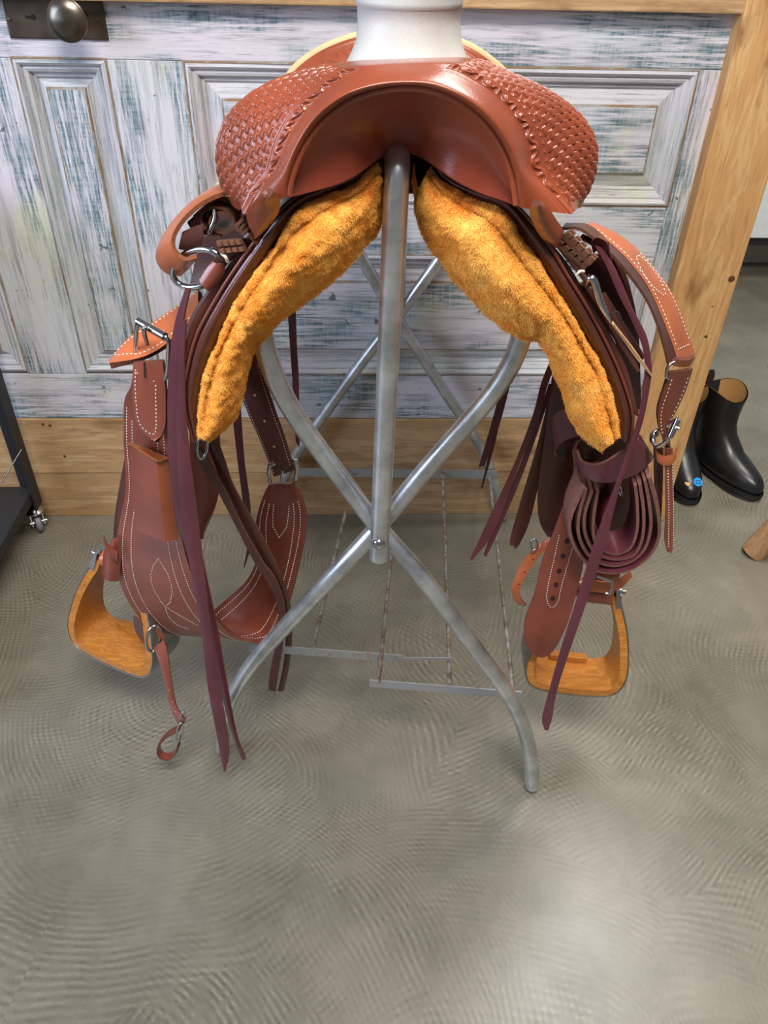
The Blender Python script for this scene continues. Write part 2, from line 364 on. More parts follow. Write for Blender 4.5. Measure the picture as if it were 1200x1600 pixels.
BRONZE2 = metal('worn_bronze_knob', c(112, 104, 92), .3, .08, 20, .9)
BLACKM = plain('black_powder_coat', c(38, 38, 40), .5)
BLACK = plain('dark_void', c(20, 18, 18), .9)

# ------------------------------------------------------------------ setting
W = 1.607
fl = mk('floor', [(-5, -3.5, 0), (6, -3.5, 0), (6, 6, 0), (-5, 6, 0)], [(0, 1, 2, 3)], floor_mat(), sm=False); fl['kind'] = 'structure'
wallm = plain('white_wall', c(206, 208, 208), .7)
wb = box('wall_back', (.9, 3.56, 0), (6, 3.7, 2.8), wallm, bev=0); wb['kind'] = 'structure'
bb = box('baseboard_back', (.9, 3.52, 0), (6, 3.56, .20), plain('beige_skirting', c(190, 184, 168), .6), bev=.004); bb['kind'] = 'structure'

# counter: an old panelled door laid on its side, pine plinth boards, post and top rail
counter = thing('shop_counter', (0, W, 0), 'shop counter faced with a worn white and teal panelled door, framed in pine', 'counter')
CT = counter
DZ0, DZ1, DX0, DX1 = .294, 1.16, -1.75, .684
door = box('old_door', (DX0, W+.022, DZ0), (DX1, W+.045, DZ1), P_X, CT, 0, 'distressed white, lilac and teal panelled door laid on its side')
def member(name, x0, x1, z0, z1, m): return box(name, (x0, W, z0), (x1, W+.024, z1), m, door, .0018)
PA = (-.612, -.446, .418, 1.039); PB = (-.306, .640, .795, 1.037); PC = (-.306, .640, .411, .690); PD = (-1.20, -.746, .418, 1.039)
member('rail', DX0, DX1, 1.0395, DZ1, P_X); member('rail', DX0, DX1, DZ0, .4105, P_X2)
member('stile', PA[1], PB[0], .411, 1.039, P_Z); member('stile', PD[1], PA[0], .411, 1.039, P_Z2); member('stile', PB[1], DX1, .411, 1.039, P_Z)
member('rail', PB[0], PB[1], PC[3], PB[2], P_X2); member('stile', DX0, PD[0], .411, 1.039, P_Z)
def quadring(x0, x1, z0, z1, prof, mh, mv, parent, name):
    # four mitred lengths of the same profile; prof = [(inset, depth)]
    for side in range(4):
        V = []; k = len(prof)
        for (i, d) in prof:
            a = {0: [(x0+i, z1-i), (x1-i, z1-i)], 1: [(x1-i, z1-i), (x1-i, z0+i)], 2: [(x1-i, z0+i), (x0+i, z0+i)], 3: [(x0+i, z0+i), (x0+i, z1-i)]}[side]
            V += [(a[0][0], W+d, a[0][1]), (a[1][0], W+d, a[1][1])]
        f = [(2*q, 2*q+1, 2*q+3, 2*q+2) for q in range(k-1)]
        sharp(mk(name, V, f, mh if side in (0, 2) else mv, parent), 25)
MOULD = [(0, .004), (.0015, -.003), (.006, -.0045), (.010, -.001), (.012, .004), (.016, .003), (.021, .005), (.024, .011), (.026, .013), (.030, .0125), (.034, .017)]
for (x0, x1, z0, z1), vert in ((PA, 1), (PB, 0), (PC, 0), (PD, 1)):
    quadring(x0, x1, z0, z1, MOULD, G_X, G_Z, door, 'moulding')
    i0, i1 = .033, .033+(.013 if vert else .026)
    quadring(x0, x1, z0, z1, [(i0, .017), (i1, .009)], G_X, G_Z, door, 'bevel')
    quadring(x0, x1, z0, z1, [(i1, .009), (i1+.0012, .0055), (i1+.004, .0045)], BARE, BARE, door, 'bare_edge')
    q = i1+.004
    mk('raised_panel', [(x0+q, W+.0045, z0+q), (x1-q, W+.0045, z0+q), (x1-q, W+.0045, z1-q), (x0+q, W+.0045, z1-q)], [(0, 1, 2, 3)], P_Z2 if vert else P_X, door, False)
    for e in (-.0012, ):
        quadring(x0-.003, x1+.003, z0-.003, z1+.003, [(0, -.0004), (.0032, -.0012)], BARE, BARE, door, 'bare_edge')
# lock plate and knob
lp = P(82, 28, W)
plate_l, plate_r = P(12, 40, W)[0], P(167, 40, W)[0]; pz0 = P(90, 61, W)[2]
plate = box('lock_plate', (plate_l, W-.004, pz0), (plate_r, W+.001, pz0+.082), BRONZE, CT, .003, 'aged bronze lock plate with keyhole')
kc = P(104, 32, W-.06)
def lathe(name, axis_pt, axis, prof, mat, parent, seg=36, label=None):
    axis = unit(np.asarray(axis, float)); a = np.array([1., 0, 0]) if abs(axis[0]) < .9 else np.array([0, 0, 1.]); u = unit(np.cross(axis, a)); w = np.cross(axis, u)
    t = np.arange(seg)/seg*2*math.pi; V = []
    for (r_, h_) in prof: V.append(np.asarray(axis_pt)+axis*h_+r_*(np.cos(t)[:, None]*u+np.sin(t)[:, None]*w))
    return sharp(mk(name, np.vstack(V), grid_faces(len(prof), seg, False, True), mat, parent, label=label), 50)
kb = (kc[0], W-.004, kc[2])
lathe('door_knob', kb, (0, -1, 0), [(.0001, 0), (.016, 0), (.016, .006), (.0095, .010), (.0085, .028), (.013, .036), (.026, .042), (.0325, .049), (.0335, .053), (.0325, .056), (.030, .0575), (.026, .061), (.016, .0645), (.0001, .066)], BRONZE2, plate, label='round aged bronze door knob')
kh = P(52, 27, W-.0045)
lathe('keyhole', (kh[0], W-.0042, kh[2]), (0, -1, 0), [(.0045, 0), (.0045, .0004), (.0001, .0005)], BLACK, plate, 16); box('keyhole_slot', (kh[0]-.014, W-.0046, kh[2]-.0022), (kh[0], W-.0040, kh[2]+.0022), BLACK, plate, 0)
for px, py in ((15, 30), (152, 31)):
    s_ = P(px, py, W-.004); lathe('screw', (s_[0], W-.004, s_[2]), (0, -1, 0), [(.004, 0), (.0035, .001), (.0001, .0014)], BRONZE2, plate, 14)
# plinth boards, top rail, post
box('plinth_board', (DX0, W-.004, .137), (.69, W+.03, .2925), PINE_X, CT, .002); box('plinth_board', (DX0, W-.002, 0.0), (.69, W+.03, .1355), wood('pine_plank_low', 'x', c(172, 136, 96), c(186, 152, 112), c(116, 80, 52), .9, seed=5.), CT, .002)
zb = P(900, 17, W-.03)[2]
box('top_rail', (DX0, W-.03, zb), (.70, W+.04, zb+.10), PINE_X, CT, .003)
xa = P(1106, 240, W-.035)[0]; xb = P(1200, 283, W-.035)[0]
box('corner_post', (xa, W-.035, 0), (xb, W+.10, zb+.10), PINE_Z, CT, .003, 'knotty pine corner post')
kn = plain('knot_dark', c(92, 56, 30), .6)
for px, py, r_ in ((1143, 436, .0075), (1103, 526, .004), (1113, 479, .002)):
    q = P(px, py, W-.0352); lathe('knot', (q[0], W-.0349, q[2]), (0, -1, 0), [(r_, 0), (r_*.8, .0006), (r_*.4, .0004), (.0001, .0007)], kn, CT, 14)
for px, py in ((67, 663), (78, 665), (820, 695), (101, 713)):
    q = P(px, py, W-.004); lathe('knot', (q[0], W-.0039, q[2]), (0, -1, 0), [(.004, 0), (.003, .0005), (.0001, .0006)], kn, CT, 12)

# white cabinet far behind the post
cab = thing('white_cabinet', (2, 3.2, 0), 'white cabinet hung above the floor on the far wall behind the pine post', 'cabinet')
q0 = P(1165, 372, 3.25)
box('body', (1.55, 3.25, q0[2]), (4.2, 3.56, q0[2]+.9), plain('white_gloss', c(226, 232, 230), .35), cab, .004)
box('gap_shade_strip', (1.56, 3.26, q0[2]-.035), (4.19, 3.555, q0[2]), BLACKM, cab, .002)  # black strip added as the shade in the gap below the cabinet

# ------------------------------------------------------------------ boots
BOOT = leather('black_boot_leather', c(30, 29, 30), .34, .3, .25, .7, .45); SOLE = plain('boot_sole', c(30, 28, 28), .6); LIN = plain('boot_lining', c(172, 128, 74), .75); ELAS = plain('boot_elastic', c(24, 24, 25), .9)
def boot(loc, yaw, label, sticker=False):
    b = thing('ankle_boot', loc, label, 'boot', 'pair of black ankle boots'); b.location = loc; b.rotation_euler = (0, 0, yaw)
    # toe towards local -y, heel at +y ; horizontal slices
    zs = [.020, .030, .042, .055, .066, .076, .088, .104, .125, .150, .178, .205, .226, .240]
    toe = [-.150, -.153, -.152, -.143, -.122, -.096, -.066, -.036, -.014, .002, .006, .005, .003, .002]
    heel = [.118, .120, .121, .121, .120, .119, .118, .116, .115, .117, .120, .124, .128, .131]
    wid = [.046, .049, .050, .049, .047, .045, .043, .041, .041, .044, .048, .051, .053, .054]
    n = 40; t = np.arange(n)/n*2*math.pi
    def sl(z, ty, hy, w, k=1.):
        cy = (ty+hy)/2; L = (hy-ty)/2; y = cy+L*np.sin(t)*k
        taper = 1-.16*np.clip((cy-y)/L, 0, 1)**2-.22*np.clip((y-cy)/L, 0, 1) if L > .09 else 1.
        x = w*np.sign(np.cos(t))*np.abs(np.cos(t))**.8*taper*k
        return np.stack([x, y, np.full(n, z)], 1)
    V = [sl(*q) for q in zip(zs, toe, heel, wid)]
    for i in range(4, 9):                       # soft creases over the instep
        V[i][:, 1] += .0042*math.sin(i*2.4)*np.clip(-np.sin(t), 0, 1)
    dip = .012*np.cos(2*t)                       # pull-up top line dips at the sides
    V[-1][:, 2] += dip; V[-2][:, 2] += dip*.7
    inn = [V[-1]*np.array([.94, 1, 1])*1., sl(.17, .016, .110, .039), sl(.06, .03, .095, .026)]
    inn[0] = inn[0].copy(); inn[0][:, 1] = .0665+(inn[0][:, 1]-.0665)*.94
    allv = np.vstack(V); o = mk('upper', allv, grid_faces(len(V), n, False, True), BOOT, b)
    mi = np.vstack(inn); fcs = grid_faces(3, n, False, True, flip=True); cs = np.abs(np.cos(np.tile(t, 2)+.08)); mk('lining', mi, list(map(tuple, fcs))+[tuple(range(2*n, 3*n))], [LIN, ELAS], o, midx=np.r_[np.where(cs > .62, 0, 1), 1])
    s0, s1 = sl(0.0, -.152, .03, .046), sl(.018, -.158, .125, .053); s2 = sl(.024, -.157, .124, .052)
    so = np.vstack([sl(.011, -.156, .124, .051), s1, s2]); mk('sole', so, list(map(tuple, grid_faces(3, n, False, True)))+[tuple(range(n))[::-1]], SOLE, b)
    mk('sole_front', np.vstack([sl(0, -.150, .02, .048), sl(.013, -.156, .03, .051)]), list(map(tuple, grid_faces(2, n, False, True)))+[tuple(range(n))[::-1]], SOLE, b)
    mk('heel', np.vstack([sl(0, .052, .118, .036), sl(.013, .048, .121, .038)]), list(map(tuple, grid_faces(2, n, False, True)))+[tuple(range(n))[::-1]], SOLE, b)
    for sy in (.134, .0):
        y0 = sy
        strap('pull_tab', [(-.010, y0, .215), (-.010, y0+.003, .255), (-.002, y0-.003, .266), (.004, y0-.008, .25), (.004, y0-.008, .215)], .024, (1, 0, 0), BOOT, b, .0025, 24, pix=False) if sy > .1 else None
    if sticker:
        tt = np.arange(24)/24*2*math.pi
        def onfoot(x, y): return .0
        for nm, cx, cy, cz, r_, m in (('round_sticker', .013, -.1275, .0640, .0125, plain('blue_sticker', c(34, 150, 222), .4)), ('torn_tag', -.013, -.129, .0630, .010, plain('tan_tag', c(206, 164, 108), .6))):
            nv = unit(np.array([.1, -.60, .79])); a = unit(np.cross(nv, [0, 1, 0])); bb_ = np.cross(nv, a)
            ctr = np.array([cx, cy, cz]); th_ = tt if nm[0] == 'r' else np.linspace(0, math.pi, 24)
            rg = ctr+r_*(np.cos(th_)[:, None]*a+np.sin(th_)[:, None]*bb_)
            mk(nm, np.vstack([rg, rg-nv*.004]), [tuple(range(24))]+[tuple(range(24, 48))[::-1]]+[tuple(x) for x in grid_faces(2, 24, False, True)], m, o, False)
            if nm[0] == 'r':
                for k_ in range(4):
                    cc_ = ctr+nv*.0004+a*((k_ % 2)*.008-.0045)+bb_*((k_//2)*.007-.0035)
                    mk('print_mark', [cc_-a*.003-bb_*.0016, cc_+a*.003-bb_*.0016, cc_+a*.003+bb_*.0016, cc_-a*.003+bb_*.0016], [(0, 1, 2, 3)], plain('sticker_ink', c(22, 62, 110), .5), o, False)
    return b
t1 = PZ(1072, 783, .02); t2 = PZ(1186, 776, .02)
boot((t1[0]+.022, t1[1]+.155, 0), math.radians(-2), 'black ankle boot with a blue sticker on the toe, half behind the post', True)
boot((t2[0]-.055, t2[1]+.145, 0), math.radians(22), 'black ankle boot with plain shiny toe, right of the stickered one')

# ------------------------------------------------------------------ stool at the right edge
stool = thing('wooden_stool', (1.2, 1.4, 0), 'wooden stool leg entering at the right edge, in front of the boots', 'stool')
STW = wood('stool_wood', 'z', c(158, 120, 84), c(172, 134, 96), c(112, 80, 54), .4, scl=2.)
sb = PZ(1186, 880, 0.0); sx = sb[0]+.36; sy = sb[1]+.02
for k in range(4):
    a = math.pi+k*math.pi/2-.05; ex = np.array([math.cos(a), math.sin(a), 0])
    tube('leg', [np.array([sx, sy, 0])+ex*.36+[0, 0, .001], np.array([sx, sy, 0])+ex*.30+[0, 0, .13], np.array([sx, sy, 0])+ex*.12+[0, 0, .46]], [.031, .035, .020], STW, stool, 18, n=14)
lathe('seat', (sx, sy, .455), (0, 0, 1), [(.0001, 0), (.165, 0), (.175, .01), (.175, .028), (.165, .036), (.0001, .030)], STW, stool)

# ------------------------------------------------------------------ black cart at the left edge
cart = thing('rolling_cart', (-1, 1.4, 0), 'black metal rolling cart with a caster, cut by the left edge', 'cart')
cb = PZ(72, 826, 0.0); cx, cy = cb[0]-.012, cb[1]-.005
def caster(x, y, yaw=0.):
    cs, sn = math.cos(yaw), math.sin(yaw)
    ax = np.array([cs, sn, 0]); fw = np.array([-sn, cs, 0]); ctr = np.array([x, y, .026])
    w = lathe('caster_wheel', ctr-ax*.009, ax, [(.0001, 0), (.012, 0), (.020, .001), (.0255, .004), (.026, .009), (.0255, .014), (.020, .017), (.012, .018), (.0001, .018)], plain('grey_rubber', c(120, 120, 122), .5), cart)
    for s_ in (-1, 1):
        q = ctr+ax*.014*s_; V = []
        for o_ in (-.001, .001):
            for (f_, z_) in ((-.013, -.004), (.013, -.004), (.020, .036), (-.020, .036)): V.append(q+ax*o_+fw*f_*.8+np.array([0, 0, z_]))
        mk('caster_fork', V, [(0, 1, 2, 3), (7, 6, 5, 4), (0, 4, 5, 1), (1, 5, 6, 2), (2, 6, 7, 3), (3, 7, 4, 0)], CHROME, cart, False)
    lathe('caster_swivel', (x, y, .060), (0, 0, 1), [(.0001, 0), (.022, 0), (.023, .004), (.016, .009), (.018, .013), (.012, .018), (.0001, .018)], CHROME, cart)
    tube('caster_axle', [ctr-ax*.019, ctr+ax*.022], .004, CHROME, cart, 10)
caster(cx, cy, .5)
LEGB = .078
for (lx, ly) in ((cx, cy), (cx-.55, cy), (cx, cy-.6), (cx-.55, cy-.6)):
    if (lx, ly) != (cx, cy): caster(lx, ly, .2)
    V = []
    for z in (LEGB, .86):
        for (a, b) in ((.018, .018), (-.022, .018), (-.022, .014), (.014, .014), (.014, -.022), (.018, -.022)):
            sx_ = 1 if lx == cx else -1; sy_ = 1 if ly == cy else -1
            V.append((lx+a*sx_, ly+b*sy_, z))
    sharp(mk('leg', V, [tuple(range(6))[::-1], tuple(range(6, 12))]+[(i, (i+1) % 6, 6+(i+1) % 6, 6+i) for i in range(6)], BLACKM, cart, False), 30)
for z in (.10, .80):
    box('shelf', (cx-.565, cy-.61, z), (cx+.012, cy+.012, z+.028), BLACKM, cart, .003)
for y_ in (cy-.6, cy):
    box('rail', (cx-.56, y_-.012, .085), (cx+.01, y_+.012, .10), BLACKM, cart, .002)
tube('wire_hook', PP([(34, 702, cy-.03), (18, 728, cy-.06), (2, 756, cy-.10)]), .0018, metal('grey_wire', c(130, 130, 130), .4), cart, 8)

# ------------------------------------------------------------------ saddle stand
stand = thing('saddle_stand', (0, 1.2, 0), 'galvanised tubular folding stand with crossed legs under the saddle', 'saddle stand')
TR = .0128
FY = .815
fR, fL = PZ(832, 1228, .012), PZ(347, 1170, .012)
xl = P(596, 826, FY+.004); xr = P(588, 826, FY+.026)
# leg that stands right in front and curves up to the left
def P3(l): return PP(l)
legA = [fR, P(826, 1165, .795), P(800, 1095, .80), P(740, 1010, .805), P(662, 905, .812), P(590, 822, .835), P(520, 730, .84), P(462, 650, .835), P(428, 585, .83), P(410, 525, .83), P(404, 470, .83)]
legB = [fL, P(352, 1115, .87), P(383, 1052, .868), P(440, 985, .862), P(520, 900, .852), P(590, 824, .862), P(660, 740, .862), P(735, 655, .86), P(785, 592, .858), P(812, 535, .856), P(822, 470, .855)]
tube('leg', legA, TR, GALV, stand, 18, n=60); tube('leg', legB, TR, GALV, stand, 18, n=60)
cp = [P(592, 872, .806), P(600, 700, .806), P(613, 420, .806), P(619, 300, .806), P(621, 268, .808)]
pt = cp[-1]; zt = pt[2]+.008
cp += [np.array([pt[0], .822, zt+.004]), np.array([pt[0]+.002, .85, zt+.006]), np.array([pt[0]+.03, 1.20, zt+.006]), np.array([pt[0]+.05, 1.53, zt+.004]), np.array([pt[0]+.052, 1.555, zt-.02]), np.array([pt[0]+.05, 1.556, .60])]
tube('ridge_tube', cp[:5]+cp[5:7], TR, GALV, stand, 20, n=70)
tube('ridge_tube', cp[6:], TR, GALV, stand, 18, n=60)
bq = P(592, 852, .792); lathe('bolt', bq+np.array([0, .004, 0]), (0, -1, 0), [(.0085, 0), (.0085, .003), (.006, .0055), (.0001, .0062)], CHROME, stand, 18)
# back pair
bfR = np.array([PZ(782, 790, .012)[0], 1.575, .012])
backA = [bfR, P(778, 770, 1.572), P(752, 700, 1.565), P(690, 605, 1.56), P(632, 515, 1.558), P(595, 455, 1.556), P(562, 398, 1.555), P(520, 330, 1.555)]
bfL = P(452, 742, 1.575)
backB = [P(418, 800, 1.575), P(440, 756, 1.572), P(462, 712, 1.57), P(505, 650, 1.568), P(570, 560, 1.565), P(632, 480, 1.563), P(690, 402, 1.562), P(750, 325, 1.56)]
tube('leg', backA, TR*.98, GALV, stand, 16, n=50); tube('leg', backB, TR*.98, GALV, stand, 16, n=50)
# bottom shelf of bars and rods
SHZ = .10
def bar(name, a, b, w=.018, th=.003, mat=RUST):
    a, b = np.array(a), np.array(b); T = unit(b-a); 
    return Band(name, [a+[0, 0, w/2], b+[0, 0, w/2]], [a-[0, 0, w/2], b-[0, 0, w/2]], mat, stand, th, 10, 4, pix=False)
b1a, b1b = P(577, 1068, .885), P(815, 1087, .855); bar('cross_bar', b1a, b1b)
b2a, b2b = P(388, 1012, .93), P(628, 1030, .915); bar('cross_bar', b2a, b2b)
bar('bent_bar_end', b2b-np.array([.005, 0, 0]), P(706, 1030, .915), .006)
b3a, b3b = P(465, 738, 1.55), P(777, 742, 1.55); bar('cross_bar', b3a, b3b, .024)
for (x0, y0, Y0, x1, y1, Y1) in ((540, 800, 1.40, 489, 1010, .925), (612, 862, 1.25, 592, 1060, .883), (692, 740, 1.546, 703, 1070, .872), (765, 744, 1.546, 802, 1082, .858)):
    tube('shelf_rod', [P(x0, y0, Y0), P((x0+x1)/2, (y0+y1)/2, (Y0+Y1)/2.02), P(x1, y1, Y1)] if False else [P(x0, y0, Y0), P(x1, y1, Y1)], .0038, ROD, stand, 10)
tube('shelf_rod', [P(596, 1022, .905), P(591, 1066, .884)], .0042, ROD, stand, 10)

# ------------------------------------------------------------------ saddle
sad = thing('western_saddle', (0, 1, .9), 'chestnut leather western saddle with basket-stamped swells and orange sheepskin lining', 'saddle')
# --- fork: loft through curves that run over the arch from the left foot to the right foot
def Yc(l, Y): return [(a, b, Y if np.isscalar(Y) else Y[i]) for i, (a, b) in enumerate(l)]
C0 = [(452, 309), (480, 302), (510, 294), (535, 286), (556, 275), (574, 262), (592, 249), (608, 241), (628, 238), (646, 241), (662, 249), (680, 261), (700, 276), (724, 290), (752, 303), (780, 312), (806, 322)]
C0Y = [.755, .760, .766, .772, .780, .792, .806, .820, .824, .820, .806, .792, .780, .772, .766, .760, .755]
C1 = [(452, 306), (456, 280), (466, 250), (480, 222), (500, 195), (524, 173), (552, 155), (590, 143), (632, 138), (672, 142), (712, 157), (745, 180), (768, 205), (786, 235), (797, 265), (803, 295), (806, 320)]
C2 = [(438, 312), (443, 280), (454, 246), (469, 215), (489, 186), (515, 162), (547, 143), (588, 131), (632, 127), (676, 130), (718, 146), (754, 170), (779, 197), (798, 229), (810, 262), (817, 294), (822, 326)]
C3 = [(385, 334), (404, 298), (430, 265), (441, 236), (458, 201), (484, 167), (518, 134), (560, 110), (632, 103), (700, 107), (744, 127), (783, 157), (808, 190), (824, 226), (831, 266), (860, 300), (889, 334)]
C4 = [(377, 326), (391, 297), (413, 270), (421, 244), (432, 211), (459, 167), (498, 132), (540, 106), (632, 97), (716, 99), (757, 117), (792, 142), (826, 180), (844, 218), (853, 258), (874, 298), (896, 331)]
C5 = [(372, 328), (367, 290), (376, 260), (383, 226), (398, 191), (430, 155), (474, 126), (530, 103), (632, 93), (728, 95), (770, 109), (815, 131), (858, 165), (882, 205), (895, 246), (902, 290), (902, 326)]
C6 = [(362, 312), (345, 284), (338, 250), (341, 215), (358, 178), (395, 144), (450, 117), (520, 99), (632, 90), (735, 91), (800, 115), (860, 143), (905, 178), (929, 215), (933, 248), (924, 285), (905, 320)]
y2 = [.742, .738, .735, .733, .732, .732, .733, .735, .736, .735, .733, .732, .732, .733, .735, .738, .742]
rows = [PP(Yc(C1, .745)), PP(Yc(C2, y2)), PP(Yc(C3, .757)), PP(Yc(C4, .768)), PP(Yc(C5, .80)), PP(Yc(C6, .842))]
ctr = np.array([rows[5][8][0], .0, 1.06])
c7 = rows[5]+np.array([0, .05, 0]); c7 = c7+(ctr*[1, 0, 1]-c7*[1, 0, 1])*.13; 
c8 = rows[5]+np.array([0, .095, 0]); c8 = c8+(ctr*[1, 0, 1]-c8*[1, 0, 1])*.36
rows += [c7, c8]
NS, NT_ = 1000, 300
kk = np.linspace(0, 16, NS)
CR = np.stack([at_t(r_, kk) for r_ in rows], 0)          # rows x NS x 3
CR[:, :, :] = CR
tt = np.r_[np.linspace(0, 1, 24, endpoint=False), np.linspace(1, 2, 26, endpoint=False), np.linspace(2, 3, 44, endpoint=False), np.linspace(3, 6, 190, endpoint=False), np.linspace(6, 7, 16)]
q = np.concatenate([[2*CR[0]-CR[1]], CR, [2*CR[-1]-CR[-2]]])
i = np.clip(np.floor(tt).astype(int), 0, len(q)-4); f = (tt-i)[:, None, None]
a, b, c_, d_ = q[i], q[i+1], q[i+2], q[i+3]
G = .5*((2*b)+(-a+c_)*f+(2*a-5*b+4*c_-d_)*f**2+(-a+3*b-3*c_+d_)*f**3)
G = np.transpose(G, (1, 0, 2))                             # NS x nt x 3
Nn = Band.normals(G)
if np.mean(np.sum(Nn*(CAM-G), -1)[:, :60]) < 0: Nn = -Nn
A = np.cumsum(np.r_[np.zeros((1, G.shape[1])), np.linalg.norm(np.diff(G, axis=0), axis=2)], axis=0)
j3 = np.searchsorted(tt, 3.); j5 = np.searchsorted(tt, 5.)
A = np.repeat(A[:, [np.searchsorted(tt, 4.2)]], G.shape[1], 1); A = A-A[NS//2]
Bc = np.cumsum(np.c_[np.zeros((NS, 1)), np.linalg.norm(np.diff(G, axis=1), axis=2)], axis=1); Bd = Bc-Bc[:, [j3]]
T_ = np.repeat(tt[None], NS, 0)
def sst(x, a, b): x = np.clip((x-a)/(b-a), 0, 1); return x*x*(3-2*x)
pa, pb = .0165, .0084
# skew the weave so that it runs along the slope of the swell as the stamped rows do
Aw = np.abs(A)+.25*Bd; col = np.floor(Bd/pb); fb = Bd/pb-col; fa = (Aw/pa+.5*(col % 2)) % 1.
strip = sst(fa, 0, .10)*(1-sst(fa, .58, .70))*sst(fb, .02, .22)*(1-sst(fb, .78, .98))*(.75+.25*np.sin(np.pi*np.clip(fa/.66, 0, 1)))
bars = (1-sst(fa, 0, .08))*0+sst(fa, .66, .72)*(.30+.16*np.sin(fb*2*math.pi*3))
wv = np.maximum(strip, bars)
inb = sst(Bd, .0075, .009)*(1-sst(T_, 5.55, 5.62))*sst(np.minimum(kk, 16-kk)[:, None]+0*T_, .35, .5)
horn = np.abs(kk-8)[:, None]+0*T_
inb = inb*sst(horn, 1.0, 1.15)
disp = inb*(wv*.0027-.0014)
# scallops along the inner border, two border lines, and the running flower band between C3 and C4
scal = sst(Bd, .0012, .002)*(1-sst(Bd, .0078, .0086))*sst(horn, 1.0, 1.15)
sc_f = ((A/.0085) % 1.)-.5; rr = np.hypot(sc_f*.0085, (Bd-.0015))
disp += scal*(-.0007+.0011*np.exp(-((rr-.0042)/.0009)**2)+.0006*np.exp(-((rr-.002)/.0007)**2))
u3 = np.clip((T_-2), 0, 1); inband = sst(u3, .10, .16)*(1-sst(u3, .84, .90))*sst(horn, .9, 1.05)*sst(np.minimum(kk, 16-kk)[:, None]+0*T_, .7, .8)
disp -= .0013*np.exp(-((T_-2.06)/.045)**2)*sst(horn, .9, 1.)+.0013*np.exp(-((T_-2.94)/.06)**2)*sst(horn, .9, 1.)+.0009*np.exp(-((T_-1.86)/.02)**2)*sst(horn, .9, 1.)
ph = A/.026
ser = .5+.24*np.sign(np.sin(ph*2*math.pi))*np.abs(np.sin(ph*2*math.pi))**.6
fl_ = np.exp(-((u3-ser)/.13)**2)+.9*np.exp(-(((ph*2 % 1.)-.5)/.16)**2-((u3-.5)/.30)**2)
disp += inband*(np.clip(fl_, 0, 1)*.0024-.0014)
G2 = G+Nn*disp[..., None]
V = G2.reshape(-1, 3)
nt = G.shape[1]
mk('fork_cover', V, grid_faces(NS, nt), LE_FORK, sad, label='swells and fork with basket-weave stamping and flower border')
# rolled welt between cover and gullet
# gullet lining: from the rim back and down to the arch
gr = [PP(Yc(C1, .748)), None, None, PP([(x, y, Y) for (x, y), Y in zip(C0, C0Y)])]
gr[1] = gr[0]*.70+gr[3]*.30+np.array([0, .008, .002]); gr[2] = gr[0]*.35+gr[3]*.65+np.array([0, .006, .006])
k2 = np.linspace(0, 16, 160); CR2 = np.stack([at_t(r_, k2) for r_ in gr], 0); G_ = at_t(CR2, np.array([0.])) if False else None
t2 = np.linspace(0, 3, 40); q = np.concatenate([[2*CR2[0]-CR2[1]], CR2, [2*CR2[-1]-CR2[-2]]]); i = np.clip(np.floor(t2).astype(int), 0, len(q)-4); f = (t2-i)[:, None, None]
a, b, c_, d_ = q[i], q[i+1], q[i+2], q[i+3]; G_ = .5*((2*b)+(-a+c_)*f+(2*a-5*b+4*c_-d_)*f**2+(-a+3*b-3*c_+d_)*f**3)
G_ = np.transpose(G_, (1, 0, 2)); back = G_[:, -1:]+np.array([0, .30, -.05]); G_ = np.concatenate([G_, back], 1)
mk('gullet_lining', G_.reshape(-1, 3), grid_faces(160, 41), LE_GUL, sad)
tube('welt', [P(x, y, .7425) for x, y in C1], .0028, LE_FORK, sad, 10, n=120)
Band('tree_underside', [(556, 236, .96), (566, 268, .95), (580, 300, .94)], [(694, 240, .96), (684, 270, .95), (668, 302, .94)], LE_DARK, sad, .006, 14, 8, 0, LE_DARK)
# --- horn
hb = P(643, 97, .815)
hprof = [(.0620, -.016), (.0605, -.006), (.0555, .002), (.0510, .012), (.0490, .026), (.0492, .0395), (.0506, .0405), (.0508, .044), (.0512, .055), (.0525, .069), (.0530, .086)]
hs = 48; ta = np.arange(hs)/hs*2*math.pi; V = []
hax = np.array([-.02, .10, 1.]); hc = np.array([hb[0], .862, hb[2]])
for (r_, h_) in hprof: V.append(hc+hax*h_+np.stack([np.cos(ta)*r_*1.0, np.sin(ta)*r_*.92, 0*ta], 1))
HORN = leather('white_mulehide', c(180, 178, 173), .5, .15, .05, .9)
hn = mk('horn', np.vstack(V), list(map(tuple, grid_faces(len(hprof), hs, False, True)))+[tuple(range((len(hprof)-1)*hs, len(hprof)*hs))], HORN, sad, label='horn wrapped in white hide'); sharp(hn, 60)
ce = hc+hax*.092
mk('horn_cap', np.vstack([ce+np.stack([np.cos(ta)*r_, np.sin(ta)*r_*.95, 0*ta], 1)+hax*h_ for r_, h_ in ((.050, -.008), (.060, -.003), (.062, .004), (.058, .010), (.03, .013), (.001, .013))]), grid_faces(6, hs, False, True), LE_FORK, hn)
